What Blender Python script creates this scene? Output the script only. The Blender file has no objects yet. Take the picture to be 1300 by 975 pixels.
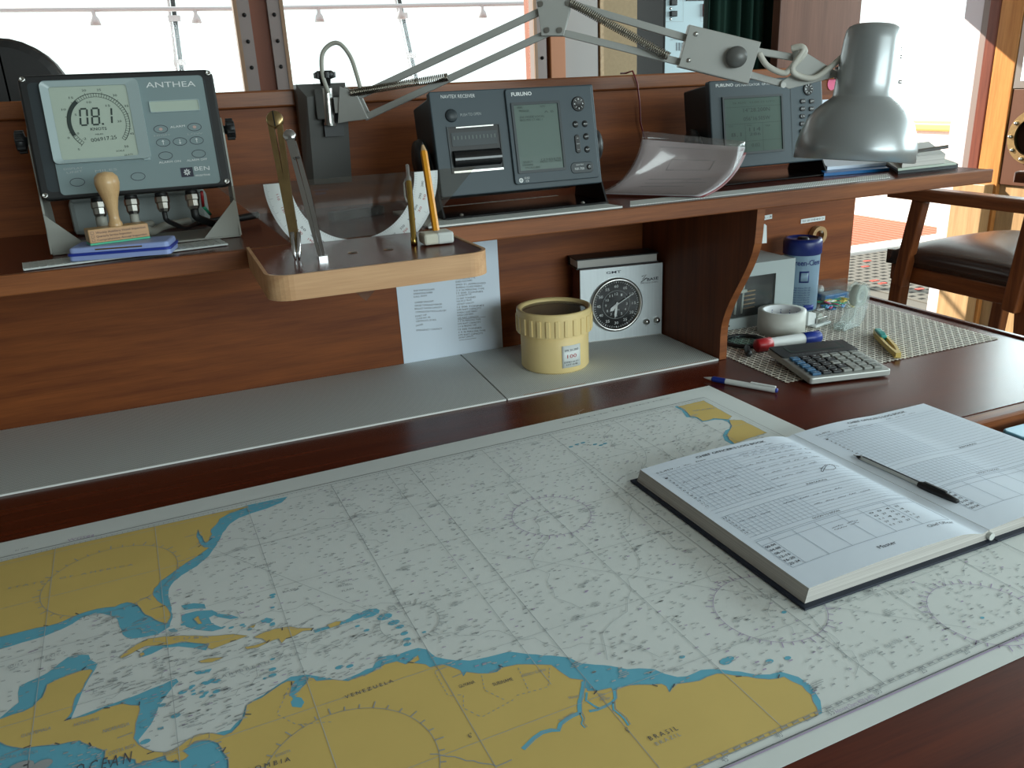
import bpy, bmesh, math, random
from mathutils import Matrix, Vector
rnd = random.Random(7)
PI = math.pi
COL = bpy.context.scene.collection
# ------------------------------------------------------------------ camera
EYE = Vector((0, 0, 1.4)); FPX = 1041.5
YAW, PITCH, ROLL = 0.37874, 0.34420, -0.04726
_f = Vector((math.sin(YAW)*math.cos(PITCH), math.cos(YAW)*math.cos(PITCH), -math.sin(PITCH)))
_r = _f.cross(Vector((0, 0, 1))).normalized(); _u = _r.cross(_f)
CR = _r*math.cos(ROLL) + _u*math.sin(ROLL); CU = _u*math.cos(ROLL) - _r*math.sin(ROLL); CF = _f
def ray(px, py): return CR*((px-650)/FPX) - CU*((py-487.5)/FPX) + CF
def at_z(px, py, z):
    d = ray(px, py); return EYE + d*((z-EYE.z)/d.z)
def at_y(px, py, y):
    d = ray(px, py); return EYE + d*(y/d.y)
def at_x(px, py, x):
    d = ray(px, py); return EYE + d*(x/d.x)
def at_d(px, py, dep): return EYE + ray(px, py)*dep
def hit(px, py, M):                       # where a sight line meets the w=0 plane of frame M, in M's own u, v
    n = M.to_3x3() @ Vector((0, 0, 1)); o = M.translation; d = ray(px, py)
    p = EYE + d*((o-EYE).dot(n)/d.dot(n))
    q = M.inverted() @ p
    return (q.x, q.y)
class Tr:                                 # measured crop -> plane coordinates
    def __init__(s, M, ox=0, oy=0, k=1): s.M, s.ox, s.oy, s.k = M, ox, oy, k
    def __call__(s, x, y): return hit(s.ox + x*s.k, s.oy + y*s.k, s.M)
def up_frame(o, yaw=0, tilt=0):           # u right, v up (leaning back by tilt), w towards the viewer
    u = Vector((math.cos(yaw), math.sin(yaw), 0)); w0 = Vector((math.sin(yaw), -math.cos(yaw), 0)); z = Vector((0, 0, 1))
    v = z*math.cos(tilt) - w0*math.sin(tilt); w = w0*math.cos(tilt) + z*math.sin(tilt)
    M = Matrix((u, v, w)).transposed().to_4x4(); M.translation = o; return M
def flat_frame(o, yaw=0):                 # lying on a surface: u along yaw, v away, w up
    M = Matrix.Rotation(yaw, 4, 'Z'); M.translation = o; return M
def axis_frame(o, w, uhint=(1, 0, 0)):
    w = Vector(w).normalized(); u = Vector(uhint); u = (u - w*u.dot(w))
    if u.length < 1e-4: u = Vector((0, 1, 0)); u = u - w*u.dot(w)
    u.normalize(); v = w.cross(u)
    M = Matrix((u, v, w)).transposed().to_4x4(); M.translation = Vector(o); return M

# ------------------------------------------------------------------ materials
MATS = {}
def mat(name, col, rough=.5, metal=0, spec=.5, coat=0, trans=0, noise=None, bump=0, nscale=60, alpha=None, ior=1.45, stretch=(1, 1, 1)):
    m = bpy.data.materials.new(name); m.use_nodes = True; nt = m.node_tree; b = nt.nodes['Principled BSDF']
    b.inputs['Base Color'].default_value = (*col, 1); b.inputs['Roughness'].default_value = rough
    b.inputs['Metallic'].default_value = metal; b.inputs['Specular IOR Level'].default_value = spec
    b.inputs['Coat Weight'].default_value = coat; b.inputs['Coat Roughness'].default_value = .12
    b.inputs['Transmission Weight'].default_value = trans; b.inputs['IOR'].default_value = ior
    if noise is not None or bump:
        tc = nt.nodes.new('ShaderNodeTexCoord'); mp = nt.nodes.new('ShaderNodeMapping'); mp.inputs['Scale'].default_value = stretch
        nz = nt.nodes.new('ShaderNodeTexNoise'); nz.inputs['Scale'].default_value = nscale; nz.inputs['Detail'].default_value = 4
        nt.links.new(tc.outputs['Object'], mp.inputs['Vector']); nt.links.new(mp.outputs['Vector'], nz.inputs['Vector'])
        if noise is not None:
            rp = nt.nodes.new('ShaderNodeValToRGB'); rp.color_ramp.elements[0].position = .3; rp.color_ramp.elements[1].position = .7
            rp.color_ramp.elements[0].color = (*noise, 1); rp.color_ramp.elements[1].color = (*col, 1)
            nt.links.new(nz.outputs['Fac'], rp.inputs['Fac']); nt.links.new(rp.outputs['Color'], b.inputs['Base Color'])
        if bump:
            bp = nt.nodes.new('ShaderNodeBump'); bp.inputs['Strength'].default_value = bump; bp.inputs['Distance'].default_value = .001
            nt.links.new(nz.outputs['Fac'], bp.inputs['Height']); nt.links.new(bp.outputs['Normal'], b.inputs['Normal'])
    MATS[name] = m; return m
def wood(name, c1, c2, rough=.35, coat=.3, scale=1.0, axis=0):
    m = bpy.data.materials.new(name); m.use_nodes = True; nt = m.node_tree; b = nt.nodes['Principled BSDF']
    tc = nt.nodes.new('ShaderNodeTexCoord'); mp = nt.nodes.new('ShaderNodeMapping')
    s = [28*scale]*3; s[axis] = 1.6*scale; mp.inputs['Scale'].default_value = s
    n1 = nt.nodes.new('ShaderNodeTexNoise'); n1.inputs['Scale'].default_value = 1.6; n1.inputs['Detail'].default_value = 8; n1.inputs['Roughness'].default_value = .62
    mp2 = nt.nodes.new('ShaderNodeMapping'); s2 = [380*scale]*3; s2[axis] = 14*scale; mp2.inputs['Scale'].default_value = s2
    n2 = nt.nodes.new('ShaderNodeTexNoise'); n2.inputs['Scale'].default_value = 1.5; n2.inputs['Detail'].default_value = 3
    mx = nt.nodes.new('ShaderNodeMath'); mx.operation = 'MULTIPLY_ADD'; mx.inputs[1].default_value = .3
    rp = nt.nodes.new('ShaderNodeValToRGB'); rp.color_ramp.elements[0].position = .48; rp.color_ramp.elements[1].position = .86
    rp.color_ramp.elements[0].color = (*c1, 1); rp.color_ramp.elements[1].color = (*c2, 1)
    L = nt.links.new
    L(tc.outputs['Object'], mp.inputs['Vector']); L(tc.outputs['Object'], mp2.inputs['Vector']); L(mp.outputs['Vector'], n1.inputs['Vector']); L(mp2.outputs['Vector'], n2.inputs['Vector'])
    L(n2.outputs['Fac'], mx.inputs[0]); L(n1.outputs['Fac'], mx.inputs[2]); L(mx.outputs[0], rp.inputs['Fac']); L(rp.outputs['Color'], b.inputs['Base Color'])
    b.inputs['Roughness'].default_value = rough; b.inputs['Coat Weight'].default_value = coat; b.inputs['Coat Roughness'].default_value = .15
    b.inputs['Specular IOR Level'].default_value = .3
    MATS[name] = m; return m
def grid_mat(name, c1, c2, pitch, rough=.6, bump=.4):
    m = bpy.data.materials.new(name); m.use_nodes = True; nt = m.node_tree; b = nt.nodes['Principled BSDF']; L = nt.links.new
    tc = nt.nodes.new('ShaderNodeTexCoord'); sp = nt.nodes.new('ShaderNodeSeparateXYZ'); L(tc.outputs['Object'], sp.inputs[0])
    def sn(o, ph):
        a = nt.nodes.new('ShaderNodeMath'); a.operation = 'MULTIPLY_ADD'; a.inputs[1].default_value = 2*PI/pitch; a.inputs[2].default_value = ph; L(o, a.inputs[0])
        q = nt.nodes.new('ShaderNodeMath'); q.operation = 'SINE'; L(a.outputs[0], q.inputs[0]); return q.outputs[0]
    mu = nt.nodes.new('ShaderNodeMath'); mu.operation = 'MULTIPLY'; L(sn(sp.outputs[0], 0), mu.inputs[0]); L(sn(sp.outputs[1], 0), mu.inputs[1])
    ad = nt.nodes.new('ShaderNodeMath'); ad.operation = 'MULTIPLY_ADD'; ad.inputs[1].default_value = .5; ad.inputs[2].default_value = .5; L(mu.outputs[0], ad.inputs[0])
    rp = nt.nodes.new('ShaderNodeValToRGB'); rp.color_ramp.elements[0].position = .25; rp.color_ramp.elements[1].position = .6
    rp.color_ramp.elements[0].color = (*c1, 1); rp.color_ramp.elements[1].color = (*c2, 1); L(ad.outputs[0], rp.inputs['Fac']); L(rp.outputs['Color'], b.inputs['Base Color'])
    bp = nt.nodes.new('ShaderNodeBump'); bp.inputs['Strength'].default_value = bump; bp.inputs['Distance'].default_value = .001; L(ad.outputs[0], bp.inputs['Height']); L(bp.outputs['Normal'], b.inputs['Normal'])
    b.inputs['Roughness'].default_value = rough; MATS[name] = m; return m
def clear_mat(name, tint, refl=.06, rough=.05, haze=0, hcol=(.8, .85, .85)):
    m = bpy.data.materials.new(name); m.use_nodes = True; nt = m.node_tree; L = nt.links.new
    nt.nodes.remove(nt.nodes['Principled BSDF']); out = nt.nodes['Material Output']
    t = nt.nodes.new('ShaderNodeBsdfTransparent'); t.inputs[0].default_value = (*tint, 1)
    g = nt.nodes.new('ShaderNodeBsdfGlossy'); g.inputs['Roughness'].default_value = rough
    fr = nt.nodes.new('ShaderNodeFresnel'); ge = nt.nodes.new('ShaderNodeNewGeometry')
    mi = nt.nodes.new('ShaderNodeMath'); mi.operation = 'MULTIPLY_ADD'; mi.inputs[1].default_value = 1/1.45-1.45; mi.inputs[2].default_value = 1.45
    L(ge.outputs['Backfacing'], mi.inputs[0]); L(mi.outputs[0], fr.inputs[0])
    ad = nt.nodes.new('ShaderNodeMath'); ad.operation = 'MULTIPLY_ADD'; ad.inputs[1].default_value = .6; ad.inputs[2].default_value = refl*.2; ad.use_clamp = True
    L(fr.outputs[0], ad.inputs[0])
    mx = nt.nodes.new('ShaderNodeMixShader'); L(ad.outputs[0], mx.inputs[0]); L(t.outputs[0], mx.inputs[1]); L(g.outputs[0], mx.inputs[2])
    res = mx
    if haze:
        d = nt.nodes.new('ShaderNodeBsdfDiffuse'); d.inputs[0].default_value = (*hcol, 1)
        m2 = nt.nodes.new('ShaderNodeMixShader'); m2.inputs[0].default_value = haze; L(mx.outputs[0], m2.inputs[1]); L(d.outputs[0], m2.inputs[2]); res = m2
    L(res.outputs[0], out.inputs['Surface']); MATS[name] = m; return m

wood('mahogany', (.130, .030, .006), (.275, .076, .015), .5, .0)
wood('mahogany_dark', (.062, .009, .004), (.125, .022, .008), .27, .10, .8)
wood('mahogany_upright', (.095, .024, .008), (.19, .052, .016), .45, .05, 1, 2)
wood('mahogany_edge', (.15, .044, .014), (.30, .100, .032), .45, .08)
wood('light_veneer', (.48, .26, .13), (.66, .40, .22), .45, .15, .8)
wood('light_veneer_upright', (.38, .24, .12), (.55, .37, .20), .45, .1, .8, 2)
wood('orange_wood', (.44, .17, .045), (.62, .28, .085), .4, .2, 1, 2)
wood('beech', (.50, .30, .14), (.66, .44, .23), .4, .3, 2, 2)
wood('teak', (.12, .033, .010), (.26, .080, .024), .35, .3, 1.4, 1)
wood('teak_upright', (.11, .030, .010), (.24, .074, .022), .35, .3, 1.4, 2)
wood('red_post', (.10, .022, .012), (.20, .05, .026), .4, .2, 1, 2)
wood('panel_pink', (.14, .055, .034), (.23, .10, .065), .45, .1, .7, 2)
mat('paper', (.74, .78, .77), .75, noise=(.70, .74, .73), nscale=9)
mat('chart_land', (.70, .51, .16), .75, noise=(.66, .48, .15), nscale=14)
mat('chart_blue', (.14, .45, .60), .75)
mat('chart_ink', (.10, .10, .12), .8)
mat('chart_grey', (.36, .38, .40), .8)
mat('chart_pale', (.46, .49, .50), .8)
mat('chart_mag', (.44, .36, .52), .8)
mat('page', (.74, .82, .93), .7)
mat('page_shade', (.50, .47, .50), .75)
mat('page_edge', (.62, .60, .57), .8, noise=(.40, .38, .36), nscale=1, stretch=(2, 2, 900))
mat('page_line', (.36, .42, .50), .8)
mat('ink', (.03, .03, .05), .6)
mat('hand_ink', (.10, .11, .16), .6)
mat('navy_cloth', (.012, .018, .035), .6)
mat('black', (.012, .012, .013), .45)
mat('black_gloss', (.008, .008, .009), .15)
mat('black_leather', (.015, .014, .014), .5, bump=.15, nscale=200)
mat('brown_leather', (.055, .028, .020), .25, bump=.12, nscale=120)
mat('dark_slate', (.040, .055, .065), .5, bump=.1, nscale=900)
mat('slate', (.038, .058, .072), .48, bump=.1, nscale=900)
mat('slate_dark', (.025, .034, .040), .45)
mat('lamp_grey', (.42, .42, .40), .42, metal=.15, spec=.4)
mat('lamp_dark', (.13, .13, .125), .42, metal=.2, bump=.05, nscale=700)
mat('shade_silver', (.33, .35, .36), .33, metal=.45, coat=.3)
mat('spring_steel', (.30, .27, .22), .3, metal=1)
mat('steel', (.55, .54, .52), .28, metal=1)
mat('chrome', (.62, .62, .64), .12, metal=1)
mat('brass', (.52, .37, .18), .33, metal=1, noise=(.40, .28, .14), nscale=50)
mat('gold', (.55, .36, .10), .22, metal=1)
mat('alu', (.62, .66, .68), .42, metal=.6, noise=(.56, .60, .62), nscale=5, stretch=(40, 1.5, 1))
mat('bracket_grey', (.33, .33, .30), .5, metal=.35)
mat('anthea_face', (.20, .265, .275), .5)
mat('anthea_bezel', (.36, .44, .45), .3)
mat('lcd_green', (.42, .49, .42), .35)
mat('lcd_dull', (.10, .145, .13), .15)
mat('lcd_ink', (.03, .045, .04), .6)
mat('lcd_faint', (.25, .30, .27), .6)
mat('white_print', (.72, .74, .74), .6)
mat('dim_print', (.36, .39, .39), .6)
mat('white_plastic', (.72, .75, .75), .4)
mat('offwhite', (.60, .62, .60), .5)
mat('grey_box', (.36, .41, .41), .45)
mat('cable_grey', (.40, .39, .34), .5)
mat('cable_white', (.60, .58, .52), .5)
mat('ink_blue', (.10, .17, .50), .35)
mat('pad_lilac', (.30, .38, .68), .4)
mat('pad_dark', (.02, .04, .30), .35)
mat('tub_yellow', (.82, .63, .30), .45)
mat('pencil_orange', (.75, .31, .02), .35)
mat('pencil_wood', (.55, .36, .20), .6)
mat('graphite', (.05, .05, .055), .4)
mat('eraser', (.62, .60, .50), .7)
mat('red', (.42, .02, .025), .35)
mat('maroon', (.18, .018, .022), .4)
mat('blue_plastic', (.012, .035, .26), .35)
mat('bright_blue', (.01, .13, .36), .3)
mat('canister_blue', (.20, .29, .38), .35)
mat('post_orange', (.50, .19, .08), .45)
mat('recess_brown', (.10, .035, .015), .5)
mat('lid_navy', (.012, .022, .13), .35)
mat('yellow', (.72, .52, .16), .4)
mat('teal', (.05, .36, .33), .4)
mat('calc_silver', (.46, .47, .45), .38, metal=.3)
mat('calc_key', (.30, .31, .29), .45)
mat('calc_black', (.015, .017, .020), .4)
mat('calc_blue', (.03, .12, .24), .4)
mat('tape_roll', (.55, .56, .52), .45)
mat('tape_core', (.78, .80, .82), .7)
mat('net', (.84, .80, .72), .75)
mat('pink_led', (.50, .34, .31), .4)
mat('curtain_green', (.004, .030, .020), .85, bump=.3, nscale=500)
mat('board_beige', (.38, .28, .17), .8, noise=(.34, .25, .15), nscale=60)
mat('grey_panel', (.42, .39, .38), .6)
mat('amp_front', (.52, .66, .72), .5)
mat('wall_paint', (.42, .40, .36), .6)
mat('ceiling_paint', (.45, .42, .38), .7)
mat('frame_mauve', (.24, .19, .18), .45, metal=.2)
mat('frame_tan', (.34, .20, .12), .5)
mat('post_rust', (.27, .085, .045), .5)
mat('door_white', (.66, .60, .66), .45)
mat('deck_white', (.88, .88, .87), .6)
mat('deck_red', (.42, .13, .08), .7)
mat('cap_yellow', (.62, .44, .16), .5)
mat('floor_mat', (.15, .145, .13), .8)
mat('floor_hole', (.012, .012, .012), .9)
mat('red_chip', (.6, .06, .04), .5)
mat('blue_card', (.18, .47, .66), .3)
mat('pane_blue', (.35, .62, .72), .2)
mat('grey_rail', (.50, .50, .53), .5)
mat('pink', (.75, .12, .25), .5); mat('clip_green', (.05, .45, .25), .4); mat('clip_yellow', (.75, .6, .12), .4); mat('clip_blue', (.08, .3, .6), .4)
mat('brown_tape', (.42, .25, .11), .5)
grid_mat('mat_white', (.40, .42, .41), (.78, .82, .80), .0052)
grid_mat('mat_ribbed', (.45, .48, .46), (.62, .65, .64), .012, bump=.2)
mat('mat_edge', (.72, .74, .72), .5); mat('mat_orange', (.62, .24, .08), .6)
clear_mat('window_glass', (.97, .98, .98), .03)
clear_mat('acrylic', (.95, .965, .96), .06, .08, .03)
clear_mat('acrylic_frost', (.90, .93, .92), .06, .10, .16, (.75, .80, .80))
clear_mat('acrylic_smoke', (.80, .78, .75), .06, .06, .03, (.45, .42, .40))
clear_mat('milky', (.80, .82, .80), .06, .2, .6, (.74, .76, .70))
clear_mat('sleeve', (.90, .87, .86), .06, .12, .05, (.6, .56, .55))
clear_mat('lens_glass', (.80, .93, .92), .10, .03)
clear_mat('dark_glass', (.10, .11, .12), .10, .04)
clear_mat('tub_lid_sheen', (.52, .50, .48), .10, .08, .22, (.36, .34, .32))  # grey haze colour stands in for the sheen reflected off the clear lid

# ------------------------------------------------------------------ mesh builder
_TXT = {}
def text_geo(s, bold=0):
    k = (s, bold)
    if k in _TXT: return _TXT[k]
    c = bpy.data.curves.new('t', 'FONT'); c.body = s; c.size = 1; c.resolution_u = 2; c.offset = bold
    o = bpy.data.objects.new('t', c); COL.objects.link(o); bpy.context.view_layer.update()
    me = bpy.data.meshes.new_from_object(o.evaluated_get(bpy.context.evaluated_depsgraph_get()))
    vs = [v.co.copy() for v in me.vertices]; fs = [tuple(p.vertices) for p in me.polygons]
    bpy.data.objects.remove(o); bpy.data.curves.remove(c); bpy.data.meshes.remove(me)
    if vs:
        x0 = min(v.x for v in vs); x1 = max(v.x for v in vs)
    else: x0 = x1 = 0
    _TXT[k] = (vs, fs, x0, x1); return _TXT[k]
def rrect(u0, v0, u1, v1, r, n=5):
    r = min(r, (u1-u0)/2-1e-5, (v1-v0)/2-1e-5); out = []
    for cx, cy, a0 in ((u1-r, v0+r, -PI/2), (u1-r, v1-r, 0), (u0+r, v1-r, PI/2), (u0+r, v0+r, PI)):
        for i in range(n+1):
            a = a0 + PI/2*i/n; out.append((cx+r*math.cos(a), cy+r*math.sin(a)))
    return out
def ell(cx, cy, rx, ry=None, n=32, a0=0, a1=2*PI):
    ry = rx if ry is None else ry
    full = abs(a1-a0-2*PI) < 1e-6; k = n if full else n+1
    return [(cx+rx*math.cos(a0+(a1-a0)*i/n), cy+ry*math.sin(a0+(a1-a0)*i/n)) for i in range(k)]
def area2(p): return sum(p[i][0]*p[(i+1) % len(p)][1]-p[(i+1) % len(p)][0]*p[i][1] for i in range(len(p)))
class MB:
    def __init__(s): s.v = []; s.f = []; s.m = []; s.sm = []; s.names = []
    def mi(s, name):
        if name not in s.names: s.names.append(name)
        return s.names.index(name)
    def add(s, vs, fs, m, smooth=False, M=None):
        b = len(s.v); k = s.mi(m)
        s.v += [tuple(M @ Vector(p)) if M is not None else tuple(p) for p in vs]
        for f in fs: s.f.append(tuple(b+i for i in f)); s.m.append(k); s.sm.append(smooth)
        return s
    def box(s, a, b, m, bev=0, M=None, seg=2):
        lo = [min(a[i], b[i]) for i in range(3)]; hi = [max(a[i], b[i]) for i in range(3)]
        bm = bmesh.new(); bmesh.ops.create_cube(bm, size=1)
        for v in bm.verts: v.co = Vector([(lo[i]+hi[i])/2 + v.co[i]*(hi[i]-lo[i]) for i in range(3)])
        if bev:
            bev = min(bev, min(hi[i]-lo[i] for i in range(3))*.49)
            bmesh.ops.bevel(bm, geom=list(bm.edges), offset=bev, segments=seg, affect='EDGES', profile=.5)
        return s.bm(bm, m, M=M)
    def bm(s, bm, m, smooth=False, M=None):
        bm.verts.index_update(); s.add([v.co.copy() for v in bm.verts], [[v.index for v in f.verts] for f in bm.faces], m, smooth, M); bm.free(); return s
    def prism(s, poly, w0, w1, m, M=None, bev=0, side=None, taper=None):   # outline in u,v pushed from w0 to w1
        if area2(poly) < 0: poly = poly[::-1]
        n = len(poly); cx = sum(p[0] for p in poly)/n; cy = sum(p[1] for p in poly)/n
        lay = [(w0, 0)]
        if bev: lay += [(w1-bev, 0), (w1-bev*.3, bev*.3), (w1, bev)]
        else: lay += [(w1, 0)]
        vs = []
        for w, ins in lay:
            for i, p in enumerate(poly):
                if ins:
                    a = Vector(poly[i-1]); b = Vector(poly[(i+1) % n]); t = (b-a); t.normalize(); nn = Vector((-t.y, t.x))
                    p = (p[0]+nn.x*ins, p[1]+nn.y*ins)
                vs.append((p[0], p[1], w))
        fs = []
        for l in range(len(lay)-1):
            for i in range(n): fs.append((l*n+i, l*n+(i+1) % n, (l+1)*n+(i+1) % n, (l+1)*n+i))
        s.add(vs, fs, side or m, False, M)
        s.add(vs[:n], [tuple(range(n))[::-1]], m, False, M); s.add(vs[-n:], [tuple(range(n))], m, False, M); return s
    def face(s, poly, w, m, M=None):
        if area2(poly) < 0: poly = poly[::-1]
        return s.add([(p[0], p[1], w) for p in poly], [tuple(range(len(poly)))], m, False, M)
    def poly(s, pts, w, m, M=None):        # flat, possibly concave outline
        from mathutils.geometry import tessellate_polygon
        if area2(pts) < 0: pts = pts[::-1]
        vs = [Vector((p[0], p[1], 0)) for p in pts]; tr = tessellate_polygon([vs]); out = []
        for t in tr:
            a, b, c = (vs[i] for i in t)
            out.append(tuple(t) if (b-a).cross(c-a).z > 0 else tuple(t)[::-1])
        return s.add([(p[0], p[1], w) for p in pts], out, m, False, M)
    def ring(s, outer, inner, w0, w1, m, M=None):
        if area2(outer) < 0: outer = outer[::-1]
        if area2(inner) < 0: inner = inner[::-1]
        n = len(outer); vs = [(p[0], p[1], w) for w in (w0, w1) for q in (outer, inner) for p in q]; fs = []
        for i in range(n):
            j = (i+1) % n
            fs += [(2*n+i, 2*n+j, 3*n+j, 3*n+i), (i, n+i, n+j, j), (i, j, 2*n+j, 2*n+i), (n+i, 3*n+i, 3*n+j, n+j)]
        return s.add(vs, fs, m, False, M)
    def line(s, pts, wd, w, m, M=None, closed=False):   # flat stroke
        q = [Vector(p[:2]) for p in pts]; n = len(q)
        if closed: q.append(q[0]); n += 1
        vs = []
        for i in range(n):
            a = q[max(i-1, 0)]; b = q[min(i+1, n-1)]; t = b-a
            if t.length < 1e-9: t = Vector((1, 0))
            t.normalize(); nn = Vector((-t.y, t.x))*wd/2
            vs += [(q[i].x+nn.x, q[i].y+nn.y, w), (q[i].x-nn.x, q[i].y-nn.y, w)]
        return s.add(vs, [(2*i+1, 2*i+3, 2*i+2, 2*i) for i in range(n-1)], m, False, M)
    def text(s, t, a, b, h, w, m, M=None, bold=0, fn=None):   # baseline a->b, cap height h
        vs, fs, x0, x1 = text_geo(t, bold)
        if not vs: return s
        A = Vector(a[:2]); D = Vector(b[:2])-A; L = D.length; e = D/L; n = Vector((-e.y, e.x)); out = []
        for v in vs:
            p = A + e*((v.x-x0)/(x1-x0)*L) + n*(v.y/.69*h)
            out.append((p.x, p.y, w if fn is None else fn(p.x, p.y)+w))
        return s.add(out, fs, m, False, M)
    def lathe(s, prof, m, M=None, n=40, smooth=True, mats=None, a0=0, a1=2*PI):
        k = len(prof); full = abs(a1-a0-2*PI) < 1e-6; nn = n if full else n+1; vs = []
        for i in range(nn):
            a = a0+(a1-a0)*i/n
            for r, z in prof: vs.append((r*math.cos(a), r*math.sin(a), z))
        for l in range(k-1):
            fs = []
            for i in range(n):
                j = (i+1) % nn
                fs.append((i*k+l, j*k+l, j*k+l+1, i*k+l+1))
            s.add(vs, fs, mats[l] if mats else m, smooth, M) if l == 0 else s._again(fs, len(vs), mats[l] if mats else m, smooth)
        return s
    def _again(s, fs, nv, m, smooth):
        b = len(s.v)-nv; k = s.mi(m)
        for f in fs: s.f.append(tuple(b+i for i in f)); s.m.append(k); s.sm.append(smooth)
    def cyl(s, p0, p1, r, m, r1=None, n=20, M=None, bev=0):
        p0, p1 = Vector(p0), Vector(p1); L = (p1-p0).length; r1 = r if r1 is None else r1
        F = axis_frame(p0, p1-p0)
        if M is not None: F = M @ F
        e = bev or 1e-5
        return s.lathe([(1e-6, 0), (r-e, 0), (r, e), (r1, L-e), (r1-e, L), (1e-6, L)], m, F, n, False)
    def tube(s, pts, r, m, n=10, M=None, smooth=True):
        P = [Vector(p) for p in pts]; vs = []; up = None; k = len(P)
        for i in range(k):
            t = (P[min(i+1, k-1)]-P[max(i-1, 0)]).normalized()
            if up is None: up = t.orthogonal().normalized()
            else:
                up = up - t*up.dot(t)
                up = up.normalized() if up.length > 1e-6 else t.orthogonal().normalized()
            b = t.cross(up); rr = r[i] if isinstance(r, (list, tuple)) else r
            for j in range(n):
                a = 2*PI*j/n; vs.append(P[i]+up*math.cos(a)*rr+b*math.sin(a)*rr)
        fs = [(i*n+j, i*n+(j+1) % n, (i+1)*n+(j+1) % n, (i+1)*n+j) for i in range(k-1) for j in range(n)]
        fs += [tuple(range(n))[::-1], tuple(range((k-1)*n, k*n))]
        return s.add(vs, fs, m, smooth, M)
    def sheet(s, grid, m, th=.0006, smooth=True, M=None):     # grid of points -> sheet with thickness
        R = len(grid); C = len(grid[0]); G = [[Vector(p) for p in r] for r in grid]; top = []; bot = []
        for i in range(R):
            for j in range(C):
                a = G[min(i+1, R-1)][j]-G[max(i-1, 0)][j]; b = G[i][min(j+1, C-1)]-G[i][max(j-1, 0)]
                n = a.cross(b); n = n.normalized() if n.length else Vector((0, 0, 1))
                top.append(G[i][j]+n*th/2); bot.append(G[i][j]-n*th/2)
        N = R*C; fs = []
        for i in range(R-1):
            for j in range(C-1):
                q = (i*C+j, (i+1)*C+j, (i+1)*C+j+1, i*C+j+1); fs.append(q); fs.append(tuple(N+x for x in q[::-1]))
        for i in range(R-1):
            for j in (0, C-1):
                q = (i*C+j, N+i*C+j, N+(i+1)*C+j, (i+1)*C+j); fs.append(q if j == 0 else q[::-1])
        for j in range(C-1):
            for i in (0, R-1):
                q = (i*C+j, i*C+j+1, N+i*C+j+1, N+i*C+j); fs.append(q if i == 0 else q[::-1])
        return s.add(top+bot, fs, m, smooth, M)
    def build(s, name, parent=None, label=None):
        me = bpy.data.meshes.new(name); me.from_pydata(s.v, [], s.f)
        for n in s.names: me.materials.append(MATS[n])
        me.polygons.foreach_set('material_index', s.m); me.polygons.foreach_set('use_smooth', s.sm); me.update()
        o = bpy.data.objects.new(name, me); COL.objects.link(o)
        if parent is not None: o.parent = parent
        if label: o['label'] = label
        return o
def tag(o, label, cat, group=None, kind=None):
    o['label'] = label; o['category'] = cat
    if group: o['group'] = group
    if kind: o['kind'] = kind
    return o
def thing(name, M, label, cat, group=None):
    o = bpy.data.objects.new(name, None); o.empty_display_size = .02; COL.objects.link(o)
    if not isinstance(M, Matrix): M = Matrix.Translation(Vector(M))
    o.matrix_world = M
    return tag(o, label, cat, group)
def place(o, M): o.matrix_world = M; return o
def struct(o, label=None):
    o['kind'] = 'structure'
    if label: o['label'] = label
    return o
TZ = .9          # table top
SZ = 1.2165      # shelf top
BY = 1.505       # back panel plane
# ================================================================== room
b = MB(); b.box((-3, -2.6, -.1), (4.3, 5.1, 0), 'floor_mat'); struct(b.build('floor'))
b = MB(); b.box((-3, -2.6, 2.5), (4.3, 4.1, 2.6), 'ceiling_paint'); struct(b.build('ceiling'))
def opening_wall(b, horiz, c0, c1, lo, hi, opens, m, z0=0, z1=2.5):   # opens: (a0,a1,zlo,zhi)
    cur = lo
    def bx(a0, a1, za, zb):
        if a1-a0 < 1e-4 or zb-za < 1e-4: return
        if horiz: b.box((a0, c0, za), (a1, c1, zb), m)
        else: b.box((c0, a0, za), (c1, a1, zb), m)
    for a0, a1, zl, zh in opens:
        bx(cur, a0, z0, z1); bx(a0, a1, z0, zl); bx(a0, a1, zh, z1); cur = a1
    bx(cur, hi, z0, z1)
WINS = [(-1.05, .40), (.585, 1.79)]
WZ0, WZ1 = 1.12, 2.282
b = MB(); opening_wall(b, True, 4.0, 4.1, -3, 3.2, [(a-.0, c+.0, WZ0, WZ1) for a, c in WINS], 'post_rust'); struct(b.build('wall_front'))
b = MB(); opening_wall(b, False, -3.1, -3, -2.6, 4.1, [(2.2, 3.6, 1.15, 2.25)], 'wall_paint'); struct(b.build('wall_left'))
b = MB(); opening_wall(b, True, -2.7, -2.6, -3.1, 4.3, [(.3, 3.6, 1.2, 2.3)], 'wall_paint'); struct(b.build('wall_back'))
for i, (a, c) in enumerate(WINS):
    M = up_frame(Vector((0, 3.995, 0)))
    o = MB(); n = 6; outer = rrect(a-.055, WZ0-.055, c+.055, WZ1+.055, .13, n); inner = rrect(a+.012, WZ0+.012, c-.012, WZ1-.012, .11, n)
    o.ring(outer, inner, -.02, .03, 'frame_mauve'); mid = rrect(a-.004, WZ0-.004, c+.004, WZ1+.004, .118, n)
    o.ring(mid, inner, .028, .036, 'frame_tan')
    for side in (a-.03, c+.03):
        z = WZ0
        while z < WZ1+.02:
            o.lathe([(1e-5, .012), (.006, .010), (.009, 0)], 'black', Matrix.Translation((side, z, .03)), 10); z += .105
    fr = o.build('window_%d' % (i+1)); struct(fr); fr.matrix_world = M
    p = MB(); p.prism(rrect(a+.006, WZ0+.006, c-.006, WZ1-.006, .112, n), -.045, -.039, 'window_glass'); p.build('pane', fr)
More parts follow.
